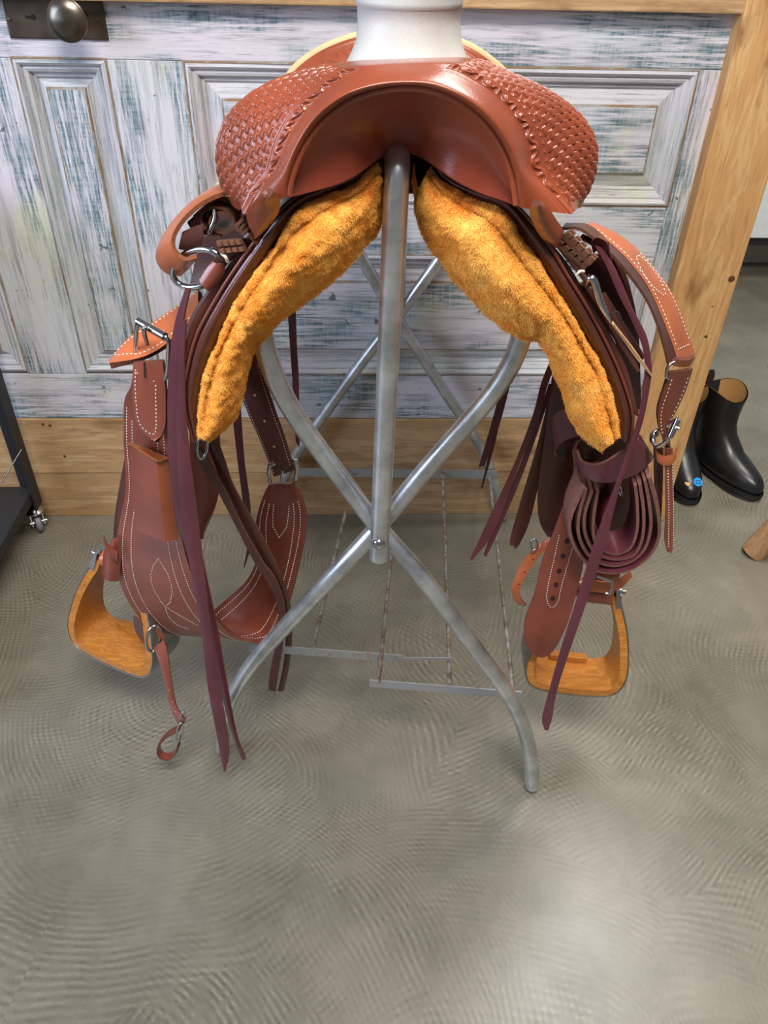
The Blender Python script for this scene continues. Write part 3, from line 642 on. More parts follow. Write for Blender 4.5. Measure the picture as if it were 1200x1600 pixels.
# --- cantle
co = [(440, 150), (446, 118), (470, 92), (510, 68), (560, 51), (620, 43), (680, 50), (735, 68), (775, 95), (797, 118), (806, 150)]
ci = [(455, 152), (462, 122), (484, 99), (518, 78), (566, 62), (620, 55), (678, 61), (728, 78), (766, 103), (784, 124), (792, 152)]
cm = [(500, 160), (506, 140), (522, 122), (548, 106), (584, 94), (620, 90), (660, 94), (696, 106), (726, 124), (740, 142), (746, 160)]
K = 200; kc_ = np.linspace(0, 10, K)
ro, ri, rm = at_t(PP(Yc(co, 1.225)), kc_), at_t(PP(Yc(ci, 1.205)), kc_), at_t(PP(Yc(cm, 1.15)), kc_)
ri = ro*.5+ri*.5
seatline = rm.copy(); seatline[:, 1] = 1.06; seatline[:, 2] = np.minimum(rm[:, 2]-.05, 1.03); seatline[:, 0] = rm[:, 0]
m_ = 60; G3 = []
for w_ in np.linspace(0, 1, m_): G3.append(ri*(1-w_)+rm*w_+np.array([0, .012*math.sin(w_*math.pi), 0]))
G3 = np.stack(G3, 1); N3 = Band.normals(G3); 
if np.mean(np.sum(N3*(CAM-G3), -1)) < 0: N3 = -N3
wv_ = np.linspace(0, 1, m_)[None]; s3 = np.r_[0, np.cumsum(np.linalg.norm(np.diff(ri, axis=0), axis=1))][:, None]
d3 = -.0012*np.exp(-((wv_-.18)/.03)**2)-.0012*np.exp(-((wv_-.26)/.03)**2)-.0012*np.exp(-((wv_-.80)/.03)**2)
se3 = .52+.17*np.sign(np.sin(s3/.026*2*math.pi))*np.abs(np.sin(s3/.026*2*math.pi))**.6
d3 = d3+sst(wv_, .30, .34)*(1-sst(wv_, .72, .76))*(np.exp(-((wv_-se3)/.07)**2)*.0022-.0012)
G3 = G3+N3*d3[..., None]
mk('cantle', G3.reshape(-1, 3), grid_faces(K, m_), LE_FORK, sad)
bk0 = ro+np.array([0, .012, -.004]); bk1 = ro+np.array([0, .035, 0]); bk1[:, 2] = np.minimum(ro[:, 2]-.02, 1.04); bk2 = bk1+np.array([0, .03, -.06])
mk('cantle_back', np.stack([bk0, bk1, bk2], 1).reshape(-1, 3), grid_faces(K, 3), LE_FORK, sad)
low = rm+np.array([0, .02, -.06]); mk('cantle_base', np.stack([rm, low], 1).reshape(-1, 3), grid_faces(K, 2), LE_FORK, sad)
RAW = plain('rawhide_binding', c(198, 174, 128), .45)
Band('cantle_binding', ro, ri, RAW, sad, .012, 90, 6, .004, pix=False)
# seat (mostly hidden behind the fork)
sx0 = hb[0]
Vs = []; ny = 24; nx = 30
for yy in np.linspace(.90, 1.24, ny):
    tY = (yy-.90)/.34
    for xx in np.linspace(-1, 1, nx):
        w_ = .09+.125*math.sin(min(1, tY*1.05)*math.pi/2); zc_ = 1.075-.06*math.sin(tY*math.pi)+.02*tY
        Vs.append((sx0+xx*w_, yy, zc_-(.05+.07*min(1, tY*1.6))*abs(xx)**2.2))
mk('seat', Vs, grid_faces(ny, nx), LE_FORK, sad)

def proj(p):
    q = p-CAM; zc = q@DV; return np.stack([600+F*(q@RV)/zc, 800-F*(q@UV)/zc], -1)
def uvpix(b, pix):
    uu, vv = np.meshgrid(np.linspace(0, 1, 60), np.linspace(0, 1, 300)); p, _ = b.pt(uu.ravel(), vv.ravel()); pr = proj(p)
    out = []
    for q in pix:
        k = np.argmin(np.sum((pr-np.array(q))**2, 1)); out.append((uu.ravel()[k], vv.ravel()[k]))
    return out
def spix(b, lines, step=.0056, rad=.0007): return b.stitch([uvpix(b, np.stack([np.interp(np.linspace(0, 1, 60), np.linspace(0, 1, 200), smooth(np.c_[np.array(l, float), np.zeros(len(l))], 200)[:, k]) for k in (0, 1)], 1)) for l in lines], THREAD, None, step, rad)
def ys(l, Y0, Y1=None):
    Y1 = Y0 if Y1 is None else Y1; n = len(l); return [(x, y, Y0+(Y1-Y0)*i/(n-1)) for i, (x, y) in enumerate(l)]

# --- sheepskin panels and skirts
def noise3(p, sc, seed):
    r = np.random.default_rng(seed); out = np.zeros(len(p))
    for k in range(14):
        d = r.normal(size=3); d /= np.linalg.norm(d); out += np.sin((p@d)*sc*r.uniform(.6, 1.7)+r.uniform(0, 6.28))
    return out/14
def panel(side, O, I, S, y0s):
    n = 150; tk = np.linspace(0, len(O)-1, n); y0 = at_t(np.array(y0s)[:, None]*np.ones(3), tk)[:, 0]
    def crv(pix, dy):
        pts = at_t(np.c_[np.array(pix, float), np.zeros(len(pix))], tk)
        return np.array([P(a, b, Y+dy) for (a, b, _), Y in zip(pts, y0)])
    o0, i0 = crv(O, 0.), crv(I, 0.)
    rows = []
    ws = [0, .04, .10, .15, .19, .24, .32, .42, .54, .66, .78, .88, .95, 1.]
    dy = [.004, -.010, -.014, -.013, -.010, -.013, -.019, -.024, -.024, -.018, -.008, .004, .016, .030]
    for w_, d in zip(ws, dy):
        px = [(a[0]*(1-w_)+b[0]*w_, a[1]*(1-w_)+b[1]*w_) for a, b in zip(O, I)]
        rows.append(crv(px, d))
    inn = crv([(a[0]*.08+b[0]*.92, a[1]*.08+b[1]*.92) for a, b in zip(O, I)], .03)
    rows += [inn+[0, .05, .004], inn+[0, .20, .006], inn*.7+o0*.3+[0, .50, 0], o0+[0, .50, 0], o0+[0, .02, 0]]
    R_ = np.stack(rows, 0); m = 90
    tq = np.r_[np.linspace(0, 13, 74), np.linspace(13, len(rows)-1, 16)[1:]]
    q = np.concatenate([[2*R_[0]-R_[1]], R_, [2*R_[-1]-R_[-2]]]); i = np.clip(np.floor(tq).astype(int), 0, len(q)-4); f = (tq-i)[:, None, None]
    a, b, c_, d_ = q[i], q[i+1], q[i+2], q[i+3]; G = .5*((2*b)+(-a+c_)*f+(2*a-5*b+4*c_-d_)*f**2+(-a+3*b-3*c_+d_)*f**3)
    G = np.transpose(G, (1, 0, 2)); N = Band.normals(G)
    if np.mean(np.sum(N*(CAM-G), -1)[:, :60]) < 0: N = -N
    pts = G.reshape(-1, 3); dsp = .0022*noise3(pts, 190, side)+.0020*noise3(pts, 420, side+5)+.003*noise3(pts, 90, side+9)
    pts = pts+N.reshape(-1, 3)*dsp[:, None]*1.3; m = G.shape[1]
    o = mk('sheepskin', pts, grid_faces(n, m), FLEECE, sad, label='fluffy orange sheepskin lining')
    # pile: tapered wool fibres rooted on the visible skin
    Gp = pts.reshape(n, m, 3); K = 70000
    ii = RNG.uniform(0, n-1.01, K); jj = RNG.uniform(0, 77, K)
    a_, b_ = ii.astype(int), jj.astype(int); fi, fj = (ii-a_)[:, None], (jj-b_)[:, None]
    def bl(A): return (A[a_, b_]*(1-fj)+A[a_, b_+1]*fj)*(1-fi)+(A[a_+1, b_]*(1-fj)+A[a_+1, b_+1]*fj)*fi
    p = bl(Gp); nn = unit(bl(N)); cl = np.stack([noise3(p, 260, 31+k) for k in range(3)], 1)*2.2
    dr = unit(nn+cl+RNG.normal(0, .22, (K, 3))+np.array([0, 0, -.35])); L = RNG.uniform(.0010, .0028, (K, 1))
    sd = unit(np.cross(dr, RNG.normal(size=(K, 3))))*.00028
    mid = p+dr*L*.55+nn*L*.1; tip = p+dr*L+np.array([0, 0, -1])*L*.25
    V = np.stack([p-sd, p+sd, mid+sd*.8, mid-sd*.8, tip], 1).reshape(-1, 3); k = np.arange(K)*5
    fc = np.vstack([np.stack([k, k+1, k+2], 1), np.stack([k, k+2, k+3], 1), np.stack([k+3, k+2, k+4], 1)])
    w = mk('wool_pile', V, fc, FLEECE, o); w['kind'] = 'stuff'
    # skirt leather around it
    so, os_ = crv(S, .004), crv(O, .004)
    mid = crv([((a[0]+b[0])/2, (a[1]+b[1])/2) for a, b in zip(O, S)], -.006); q1 = crv([(a[0]*.25+b[0]*.75, a[1]*.25+b[1]*.75) for a, b in zip(O, S)], -.004); q2 = crv([(a[0]*.8+b[0]*.2, a[1]*.8+b[1]*.2) for a, b in zip(O, S)], -.003)
    g1 = crv([(a[0]*.62+b[0]*.38, a[1]*.62+b[1]*.38) for a, b in zip(O, S)], -.0035)
    rows = np.stack([os_+[0, .03, 0], os_, q2, g1, mid, q1, so, so+[0, .02, 0], so+[0, .50, 0]], 0)
    sk = mk('skirt', np.transpose(rows, (1, 0, 2)).reshape(-1, 3), grid_faces(n, 9), LE_SKIRT, sad)
    for w_, dd, m_ in ((.98, -.002, LE_BILL), (.55, -.0065, LE_SKIRT)):
        tube('edge_line', crv([(a[0]*(1-w_)+b[0]*w_, a[1]*(1-w_)+b[1]*w_) for a, b in zip(O, S)], dd)[24:], .0021, m_, sk, 8)
    return crv
LO = [(592, 256), (560, 284), (520, 300), (480, 318), (455, 340), (425, 385), (395, 432), (365, 480), (335, 540), (317, 590), (309, 640), (312, 684)]
LI = [(597, 300), (592, 352), (570, 385), (535, 425), (490, 462), (445, 495), (413, 527), (398, 545), (386, 580), (376, 625), (366, 655), (326, 690)]
LS = [(590, 246), (556, 270), (514, 287), (470, 304), (438, 328), (405, 368), (370, 415), (338, 465), (308, 521), (293, 575), (287, 625), (302, 690)]
RO = [(672, 262), (695, 288), (735, 308), (785, 330), (817, 375), (843, 410), (866, 444), (888, 482), (912, 522), (941, 573), (962, 640), (966, 684)]
RI = [(652, 300), (650, 335), (668, 375), (700, 425), (745, 475), (785, 512), (820, 530), (842, 536), (865, 578), (882, 625), (900, 670), (940, 706)]
RS = [(677, 250), (708, 278), (748, 298), (795, 312), (832, 348), (860, 385), (888, 432), (918, 480), (950, 540), (975, 598), (989, 650), (984, 694)]
Y0S = [.83, .815, .80, .785, .78, .78, .782, .786, .79, .795, .80, .805]
panel(1, LO, LI, LS, Y0S); panel(2, RO, RI, RS, Y0S)
# second and third layers of the skirts
Band('rigging_layer', ys([(425, 350), (392, 392), (358, 440), (322, 495), (300, 545), (291, 590)], .80), ys([(412, 345), (378, 386), (342, 436), (306, 490), (290, 535), (283, 572)], .797), LE_SKIRT, sad, .006, 50, 5, .002, EDGE)
Band('rigging_layer', ys([(372, 405), (338, 452), (308, 500), (292, 545), (284, 600), (283, 660)], .83), ys([(345, 430), (318, 462), (296, 500), (281, 548), (274, 600), (276, 660)], .85), LE_DARK, sad, .006, 40, 5, 0, EDGE)
Band('rigging_layer', ys([(838, 372), (868, 410), (900, 462), (935, 520), (965, 580), (990, 645)], .80), ys([(850, 368), (882, 405), (914, 456), (950, 515), (980, 578), (998, 650)], .797), LE_SKIRT, sad, .006, 50, 5, .002, EDGE)
# ears of the seat jockey over the bars
Band('jockey_ear', ys([(408, 302), (396, 316), (386, 332), (388, 352), (398, 368)], .735, .775), ys([(429, 298), (437, 310), (436, 330), (424, 350), (404, 369)], .728, .772), LE_FORK, sad, .007, 30, 8, .006, EDGE)
Band('jockey_ear', ys([(830, 318), (827, 332), (834, 352), (848, 374), (862, 380)], .728, .775), ys([(846, 314), (858, 326), (870, 344), (881, 362), (874, 378)], .733, .775), LE_FORK, sad, .007, 30, 8, .006, EDGE)
def pleats(a, b, wv, k, parent=sad):
    a, b = P(*a), P(*b); w = P(*wv)-a; T = (b-a)/k; nrm = unit(np.cross(b-a, w)); nrm = nrm*np.sign(nrm@(CAM-a)); 
    bs = [a, b, b+w, a+w]; mk('braid_base', bs+[x-nrm*.004 for x in bs], [(0, 1, 2, 3), (7, 6, 5, 4), (0, 4, 5, 1), (1, 5, 6, 2), (2, 6, 7, 3), (3, 7, 4, 0)], FLESH, parent, False)
    for j in range(k):
        for r_ in range(2):
            o = a+T*(j+.04)+w*(r_*.5+.03); u_, v_ = T*.9, w*.44
            base = [o, o+u_, o+u_+v_, o+v_]; top = [o+(u_+v_)*.5+(x-o-(u_+v_)*.5)*.7+nrm*.005 for x in base]
            mk('braided_knot', base+top, [(4, 5, 6, 7), (0, 1, 5, 4), (1, 2, 6, 5), (2, 3, 7, 6), (3, 0, 4, 7)], FLESH, parent, False)
pleats((366, 352, .775), (384, 366, .775), (378, 340, .79), 3); pleats((338, 376, .785), (378, 372, .78), (346, 397, .782), 4)
pleats((866, 378, .775), (915, 420, .778), (876, 368, .785), 5); pleats((880, 366, .772), (924, 413, .775), (888, 360, .785), 5)

# ---------------- off side (left in the picture) rigging
lp_ = Band('billet_loop', ys([(358, 297), (333, 305), (309, 319), (285, 341), (270, 365), (268, 384), (276, 398), (290, 407), (308, 403)], .83, .80), ys([(345, 286), (322, 298), (297, 316), (271, 343), (251, 373), (243, 398), (248, 416), (263, 429), (282, 432)], .88, .84), LE_TAN, sad, .006, 70, 8, .002, EDGE_T)
Band('billet_end', ys([(285, 362), (303, 354), (318, 349)], .825), ys([(279, 389), (298, 393), (316, 390)], .825), LE_DARK, sad, .004, 20, 6, .003, FLESH)
Band('fender', ys([(318, 330), (306, 370), (304, 410), (296, 446)], .93), ys([(390, 318), (392, 360), (370, 410), (345, 440)], .91), LE_DARK, sad, .005, 30, 6, 0, FLESH)
cc = P(307, 420, .815); tube('dee_ring', ringpts(cc, P(345, 419, .80)-cc, P(300, 449, .825)-cc, 40), .0036, CHROME, sad, 12, closed=True)
Band('rigging_strap', ys([(390, 356), (374, 378), (346, 398), (330, 408), (311, 434)], .785, .792), ys([(400, 366), (388, 388), (360, 408), (350, 420), (326, 456)], .785, .80), LE_DARK, sad, .005, 40, 6, .003, FLESH)
Band('rigging_strap', ys([(332, 408), (322, 420), (311, 437)], .79), ys([(352, 412), (349, 430), (328, 456)], .79), LE_CINCH, sad, .005, 24, 7, .005, FLESH)
tube('keeper', [P(346, 396, .782), P(352, 401, .778), P(356, 409, .782)], .0017, THREAD, sad, 8, n=10)
tube('snap_hook', [P(334, 328, .835), P(336, 340, .832), P(332, 352, .83), P(325, 363, .832), P(320, 364, .836)], [.0028, .0032, .003, .0042, .003], CHROME, sad, 12, n=20)
th_ = np.linspace(.6, 3.4*math.pi, 40); cpt = P(350, 338, .85)
sp = [cpt+np.array([math.cos(x)*1.15+.3*math.sin(x*.7), 0, math.sin(x)*.8])*(.008+.0011*x) for x in th_]
strap('coiled_string', sp, .03, (.1, 1, .1), LE_DARK, sad, .0035, 120, edge=FLESH, pix=False)
strap('coiled_string', [P(310, 345, .845), P(325, 332, .84), P(345, 318, .845), P(362, 322, .85)], .022, (.2, .8, -.5), LE_DARK, sad, .004, 30, edge=FLESH, pix=False)
strap('coiled_string', [P(300, 360, .85), P(318, 345, .848), P(330, 342, .846)], .022, (.2, .6, -.8), LE_BILL, sad, .004, 20, edge=FLESH, pix=False)
# two long burgundy strings
L2 = [(290, 449), (281, 476), (272, 509), (264.5, 560), (261.5, 620), (262, 680), (265, 740), (276, 810), (300, 890), (322, 985), (345, 1080), (360, 1140), (378, 1188)]
R2 = [(296, 452), (288, 488), (284, 530), (284, 590), (288, 650), (292, 704), (296, 750), (304, 810), (320, 890), (340, 985), (353, 1060), (369, 1145), (384, 1186)]
Band('long_string', ys(L2, .805, .82), ys(R2, .797, .815), LE_BURG, sad, .0035, 120, 5, .0008, EDGE_T)
L3 = [(284, 500), (279, 560), (276, 640), (277, 712), (281, 785), (298, 894), (314, 984), (325, 1075), (337, 1140), (349, 1205)]
R3 = [(290, 500), (288, 560), (290, 640), (296, 712), (308, 800), (321, 912), (332, 1003), (347, 1093), (358, 1172), (352, 1206)]
Band('long_string', ys(L3, .795, .80), ys(R3, .79, .797), LE_BURG, sad, .0035, 120, 5, .0008, EDGE_T)
# rear strings seen through the stand
Band('saddle_string', ys([(362, 640), (371, 720), (380, 790), (386, 850), (381, 886)], 1.0), ys([(376, 636), (382, 720), (391, 790), (392, 850), (382, 888)], 1.0), LE_BURG, sad, .003, 40, 4)
Band('saddle_string', ys([(449, 480), (453, 540), (457, 600), (462, 690)], 1.08), ys([(462, 480), (464, 540), (467, 600), (468, 700)], 1.08), LE_BURG, sad, .003, 40, 4)
# doubled latigo from the skirt ring
Band('latigo', ys([(304, 696), (303, 708), (315, 728), (340, 768), (367, 820), (397, 878), (418, 910), (434, 950), (431, 1000), (421, 1055), (420, 1078)], .87, .935), ys([(316, 692), (318, 708), (328, 724), (350, 764), (376, 818), (408, 875), (430, 905), (445, 950), (442, 1000), (435, 1050), (430, 1081)], .868, .93), LE_DARK, sad, .004, 90, 5, 0, FLESH)
Band('latigo', ys([(320, 690), (334, 722), (345, 752), (377, 818), (412, 880), (436, 930), (446, 975), (444, 1030), (434, 1080)], .885, .94), ys([(338, 682), (350, 716), (366, 762), (402, 825), (432, 882), (450, 930), (457, 975), (453, 1035), (444, 1079)], .88, .938), LE_DARK, sad, .004, 90, 5, .001, FLESH)
tube('skirt_ring', ringpts(P(316, 698, .872), P(324, 694, .875)-P(316, 698, .872), P(316, 716, .87)-P(316, 698, .872), 26), .0022, CHROME, sad, 8, closed=True)
Band('fender', ys([(296, 660), (298, 760), (312, 838)], .96), ys([(344, 660), (342, 770), (316, 842)], .98), LE_CINCH, sad, .005, 30, 6, .004, FLESH)
Band('fender', ys([(200, 690), (190, 740), (180, 800), (176, 850)], .96), ys([(214, 690), (205, 740), (196, 800), (190, 860)], .95), LE_DARK, sad, .005, 30, 6, .002, FLESH)

# ---------------- flank cinch
fc_ = thing('flank_cinch', (-.3, .9, .3), 'wide stitched leather flank cinch with pocket, looped under the left side of the saddle', 'cinch')
Fp = [(208, 570, .90), (205, 602, .90), (194, 628, .905), (193, 690, .91), (196, 765, .92), (183, 842, .925), (186, 905, .93), (212, 958, .945), (252, 990, .955), (300, 985, .97), (345, 946, 1.0), (388, 906, 1.01), (405, 862, 1.0), (402, 815, .99), (412, 775, .98), (423, 754, .975)]
Np = [(252, 570, .855), (256, 602, .855), (262, 640, .855), (264, 700, .858), (274, 790, .862), (290, 868, .868), (308, 920, .874), (330, 958, .882), (358, 988, .890), (392, 1004, .90), (426, 1000, .92), (450, 950, .935), (468, 885, .94), (480, 820, .945), (474, 778, .95), (458, 753, .955)]
cz = Band('cinch_body', Fp, Np, LE_CINCH, fc_, .006, 150, 14, .001, LE_BILL)
cz.stitch(edges2(.09, .07, .98, 200)+edges2(.22, .09, .97, 200), THREAD, step=.0048, rad=.0008)
spix(cz, [[(247, 873), (238, 888), (236, 905), (241, 922), (252, 940), (259, 948)], [(247, 873), (256, 886), (265, 905), (269, 925), (266, 940), (259, 948)], [(259, 948), (262, 960), (275, 975), (300, 985)], [(259, 948), (275, 958), (292, 968), (310, 978)]], .0048)
def onback(b, uvl, step=.0048):
    V, Fc = [], []
    for l in uvl:
        l = np.array(l); k = np.linspace(0, 1, 200); kk_ = np.linspace(0, 1, len(l)); p, nn = b.pt(np.interp(k, kk_, l[:, 0]), np.interp(k, kk_, l[:, 1]), -.0066); dashes(p, -nn, V, Fc, step)
    return mk('stitching', np.vstack(V), np.vstack(Fc), THREAD, b.o)
onback(cz, edges2(.09, .52, .97, 100)+edges2(.22, .52, .965, 100)+[[(.32, .96), (.36, .91), (.5, .885), (.64, .91), (.68, .96)]])
cap = Band('buckle_chape', ys([(208, 566), (207, 605), (208, 638), (215, 664), (226, 681), (237, 688)], .852, .85), ys([(254, 566), (258, 605), (259, 638), (258, 664), (252, 681), (241, 689)], .838, .84), LE_CINCH, fc_, .009, 40, 9, .002, EDGE)
spix(cap, [[(211, 580), (212, 620), (216, 655), (224, 670), (236, 678), (243, 674), (244, 640), (243, 598)], [(238, 594), (243, 598)], [(211, 577), (216, 586)]])
# pocket
Band('pocket_front', ys([(202, 694), (206, 760), (212, 826)], .862), ys([(245, 721), (251, 785), (259, 846)], .838), LE_CINCH, fc_, .004, 30, 6, .002, EDGE_T)
Band('pocket_side', ys([(245, 721), (251, 785), (259, 846)], .838), ys([(262, 718), (270, 780), (279, 843)], .852), LE_TAN, fc_, .004, 30, 5, 0, EDGE_T)
Band('pocket_back', ys([(203, 692), (208, 725)], .875), ys([(262, 716), (264, 745)], .853), LE_TAN, fc_, .003, 10, 4, 0, EDGE_T)
tube('pocket_rim', [P(201, 693, .861), P(224, 707, .85), P(245, 720, .837), P(256, 719, .845), P(263, 716, .852)], .0016, EDGE_T, fc_, 8, n=30)
# pointed billet through the roller buckle
bl_ = Band('billet_tip', ys([(170, 564), (186, 543), (209, 521), (244, 500), (284, 472), (310, 452)], .875, .92), ys([(171, 567), (205, 562), (232, 554), (257, 539), (286, 512), (312, 490)], .85, .87), LE_TAN, fc_, .009, 60, 9, .002, EDGE)
bl_.stitch([[(.14, .08), (.12, .2), (.10, .45), (.10, .98)], [(.14, .08), (.5, .10), (.86, .25), (.88, .45), (.88, .98)]], THREAD)
tube('buckle_roller', [P(216, 502, .853), P(258, 526, .826)], .0048, CHROME, fc_, 16)
tube('buckle_frame', [P(258, 526, .826), P(263, 533, .824), P(264, 545, .826), P(260, 586, .838), P(250, 592, .848), P(214, 574, .872), P(212, 560, .87), P(213, 520, .856), P(216, 503, .853)], .0029, CHROME, fc_, 12, n=60)
tube('buckle_tongue', [P(232, 512, .84), P(226, 513, .833), P(226, 522, .836), P(230, 537, .848)], .0028, CHROME, fc_, 10, n=20)
mk('tongue_slot', [P(224, 566, .838), P(228, 566, .838), P(229, 592, .838), P(225, 590, .838)], [(0, 1, 2, 3)], HOLE, fc_, False)
# rear billet and buckle
rb = Band('rear_billet', ys([(352, 530), (372, 600), (387, 645), (407, 690), (428, 745)], 1.0, .975), ys([(392, 520), (412, 590), (430, 645), (443, 682), (459, 735)], .98, .955), LE_DARK, fc_, .005, 60, 7, .001, EDGE)
rb.stitch(edges2(.08, .2, .98, 80), THREAD, step=.0046, rad=.0005)
for q in ((412, 657), (427, 697)): pass
holes(rb, uvpix(rb, [(413, 658), (428, 698), (398, 618)]), .0022, EDGE_P)
tube('buckle_frame', [P(421, 726, .962), P(420, 740, .96), P(422, 754, .965)], .003, CHROME, fc_, 10, n=12); tube('buckle_frame', [P(462, 718, .945), P(464, 732, .943), P(462, 749, .945)], .0032, CHROME, fc_, 10, n=12)
tube('buckle_frame', [P(421, 727, .972), P(440, 722, .972), P(462, 719, .957)], .003, CHROME, fc_, 10, n=14)
tube('buckle_tongue', [P(442, 735, .95), P(440, 744, .948), P(439, 753, .951)], .0022, CHROME, fc_, 8, n=10)
# connector strap hanging below
cc = P(240, 998, .885); tube('connector_ring', ringpts(cc, P(251, 996, .89)-cc, P(238, 1018, .88)-cc, 30), .0026, CHROME, fc_, 10, closed=True)
Band('ring_tab', ys([(208, 963), (211, 985), (222, 1004)], .94), ys([(236, 985), (238, 1000), (232, 1012)], .925), LE_DARK, fc_, .004, 20, 5, 0, EDGE)
Band('ring_tab', ys([(240, 978), (248, 985), (257, 992)], .89), ys([(246, 994), (252, 998), (256, 1004)], .885), LE_CINCH, fc_, .004, 16, 5, .002, EDGE)
cs_ = Band('connector_strap', ys([(240, 1012), (245, 1024), (255, 1058), (264, 1100), (272, 1120), (281, 1136)], .882, .835), ys([(256, 1000), (262, 1022), (268, 1066), (275, 1102), (282, 1114), (289, 1126)], .876, .83), LE_CINCH, fc_, .0035, 60, 5, .001, EDGE)
holes(cs_, uvpix(cs_, [(264, 1078), (269, 1096), (274, 1112)]), .0014, EDGE_P)
strap('connector_loop', [(286, 1128, .832), (281, 1138, .83), (264, 1147, .828), (250, 1163, .826), (251, 1177, .825), (263, 1182, .825), (275, 1172, .826), (280, 1154, .828)], .015, (.12, 1, -.05), LE_CINCH, fc_, .003, 60, edge=EDGE)
cc = P(281, 1144, .822); tube('small_buckle', ringpts(cc, P(286, 1143, .824)-cc, P(279, 1158, .82)-cc, 24), .0016, CHROME, fc_, 8, closed=True)
cc = P(286, 1122, .832); tube('small_buckle', ringpts(cc, P(290, 1122, .834)-cc, P(285, 1132, .832)-cc, 20), .0015, CHROME, fc_, 8, closed=True)

# ---------------- near side (right in the picture)
hob = thing('breast_strap', (.4, .85, .6), 'stitched tan strap with roller buckle hanging from the right swell', 'strap')
tf = Band('upper_strap', ys([(918, 350), (952, 378), (981, 406), (1010, 444), (1030, 484), (1047, 527), (1058, 560)], .84, .825), ys([(928, 347), (968, 367), (1001, 394), (1030, 428), (1053, 463), (1070, 505), (1087, 556)], .885, .865), LE_TAN, hob, .005, 70, 9, .001, EDGE)
tf.stitch([np.stack([np.full(60, .12), np.linspace(.05, .93, 60)], 1), np.stack([np.full(60, .88), np.linspace(.3, .93, 60)], 1), [(.12, .93), (.88, .93)]], THREAD)
spix(tf, [[(994, 402), (1004, 425), (1020, 447), (1040, 464)], [(994, 402), (1000, 400), (1018, 418), (1034, 442), (1041, 463)]])
Band('strap_lining', ys([(878, 355), (909, 357), (952, 392), (981, 424), (1010, 464), (1027, 501), (1039, 541), (1046, 572)], .82, .812), ys([(884, 348), (920, 351), (954, 379), (983, 407), (1011, 445), (1031, 485), (1048, 528), (1058, 561)], .845, .826), LE_DARK, hob, .004, 60, 5, 0, FLESH)
Band('fold', ys([(1047, 570), (1058, 562)], .815), ys([(1078, 572), (1087, 558)], .85), LE_TAN, hob, .006, 12, 6, .003, EDGE)
tube('dee', [P(1054, 566, .815), P(1044, 572, .812), P(1041, 588, .812), P(1046, 592, .815)], .0018, CHROME, hob, 8, n=16)
lf = Band('lower_strap', ys([(1046, 582), (1036, 612), (1028, 640), (1029, 664), (1036, 690)], .815, .83), ys([(1083, 576), (1072, 610), (1058, 640), (1046, 666), (1048, 700)], .84, .835), LE_BILL, hob, .005, 50, 8, .002, EDGE)
lf.stitch(edges2(.16, .08, .9, 60), THREAD); lf.stitch([[(.16, .08), (.26, .06)], [(.84, .08), (.74, .06)]], THREAD)
tube('buckle_roller', [P(1059, 655, .815), P(1047, 682, .81)], .0044, CHROME, hob, 14)
tube('buckle_frame', [P(1047, 682, .81), P(1040, 690, .812), P(1026, 698, .82), P(1020, 688, .83), P(1022, 677, .835), P(1030, 672, .838), P(1058, 655, .82)], .0027, CHROME, hob, 10, n=40)
tube('buckle_tongue', [P(1056, 668, .808), P(1061, 670, .806)], .002, CHROME, hob, 8)
Band('keeper_loop', ys([(1024, 702), (1034, 712), (1048, 712), (1057, 699)], .826, .822), ys([(1027, 721), (1036, 727), (1049, 726), (1057, 715)], .826, .822), LE_TAN, hob, .004, 24, 5, .001, EDGE_T)
strap('keeper_loop', [(1024, 690, .84), (1020, 682, .85), (1030, 676, .86)], .02, (.3, .5, -.8), LE_DARK, hob, .004, 16, edge=FLESH)
ta_ = Band('strap_tail', ys([(1038, 700), (1039, 750), (1040, 800), (1039, 845), (1042, 862)], .83, .835), ys([(1051, 700), (1052, 750), (1053, 800), (1053, 843), (1050, 863)], .832, .84), LE_CINCH, hob, .006, 40, 6, .002, EDGE)
ta_.stitch(edges2(.3, .05, .95, 60)[:1]+edges2(.15, .05, .95, 60)[1:], THREAD, step=.005)
bk_ = Band('strap_back', ys([(1021, 700), (1022, 750), (1022, 790), (1025, 830)], .85), ys([(1037, 700), (1036, 750), (1034, 800), (1032, 828)], .85), LE_DARK, hob, .005, 30, 5, .001, EDGE)
rq = P(1027, 823, .845); lathe('rivet', rq, CAM-rq, [(.004, 0), (.0035, .002), (.0001, .003)], CHROME, bk_.o, 14)

# long burgundy string on the near side
L4 = [(929, 383), (947, 415), (967, 461), (987, 501), (1004, 544), (1007, 582), (1000, 635), (990, 674), (965, 747), (944, 803), (926.5, 852), (902, 932), (877.5, 1009), (856.5, 1083), (847, 1122), (851, 1141)]
R4 = [(944, 389), (964, 424), (987, 478), (1010, 524), (1017, 559), (1018, 587), (1009, 640), (999, 677), (972, 752), (958, 803), (944, 859), (916, 943), (891.5, 1013), (870.5, 1079), (862, 1125), (854, 1141)]
Band('long_string', ys(L4, .795, .79), ys(R4, .80, .782), LE_BURG, sad, .0045, 150, 6, .001, EDGE)
strap('string_knot', [(925, 388, .81), (935, 380, .80), (950, 388, .795), (955, 400, .80)], .016, (.4, .3, -.8), LE_BURG, sad, .004, 20, edge=FLESH)
Band('saddle_string', ys([(905, 372), (935, 392), (957, 432), (978, 480)], .825), ys([(911, 365), (945, 385), (968, 425), (988, 474)], .83), LE_DARK, sad, .004, 40, 5, .001, EDGE)
Band('fender', ys([(900, 395), (935, 470), (965, 540), (990, 640)], .90), ys([(968, 400), (985, 450), (998, 520), (1002, 640)], .91), LE_DARK, sad, .005, 30, 5, 0, FLESH)
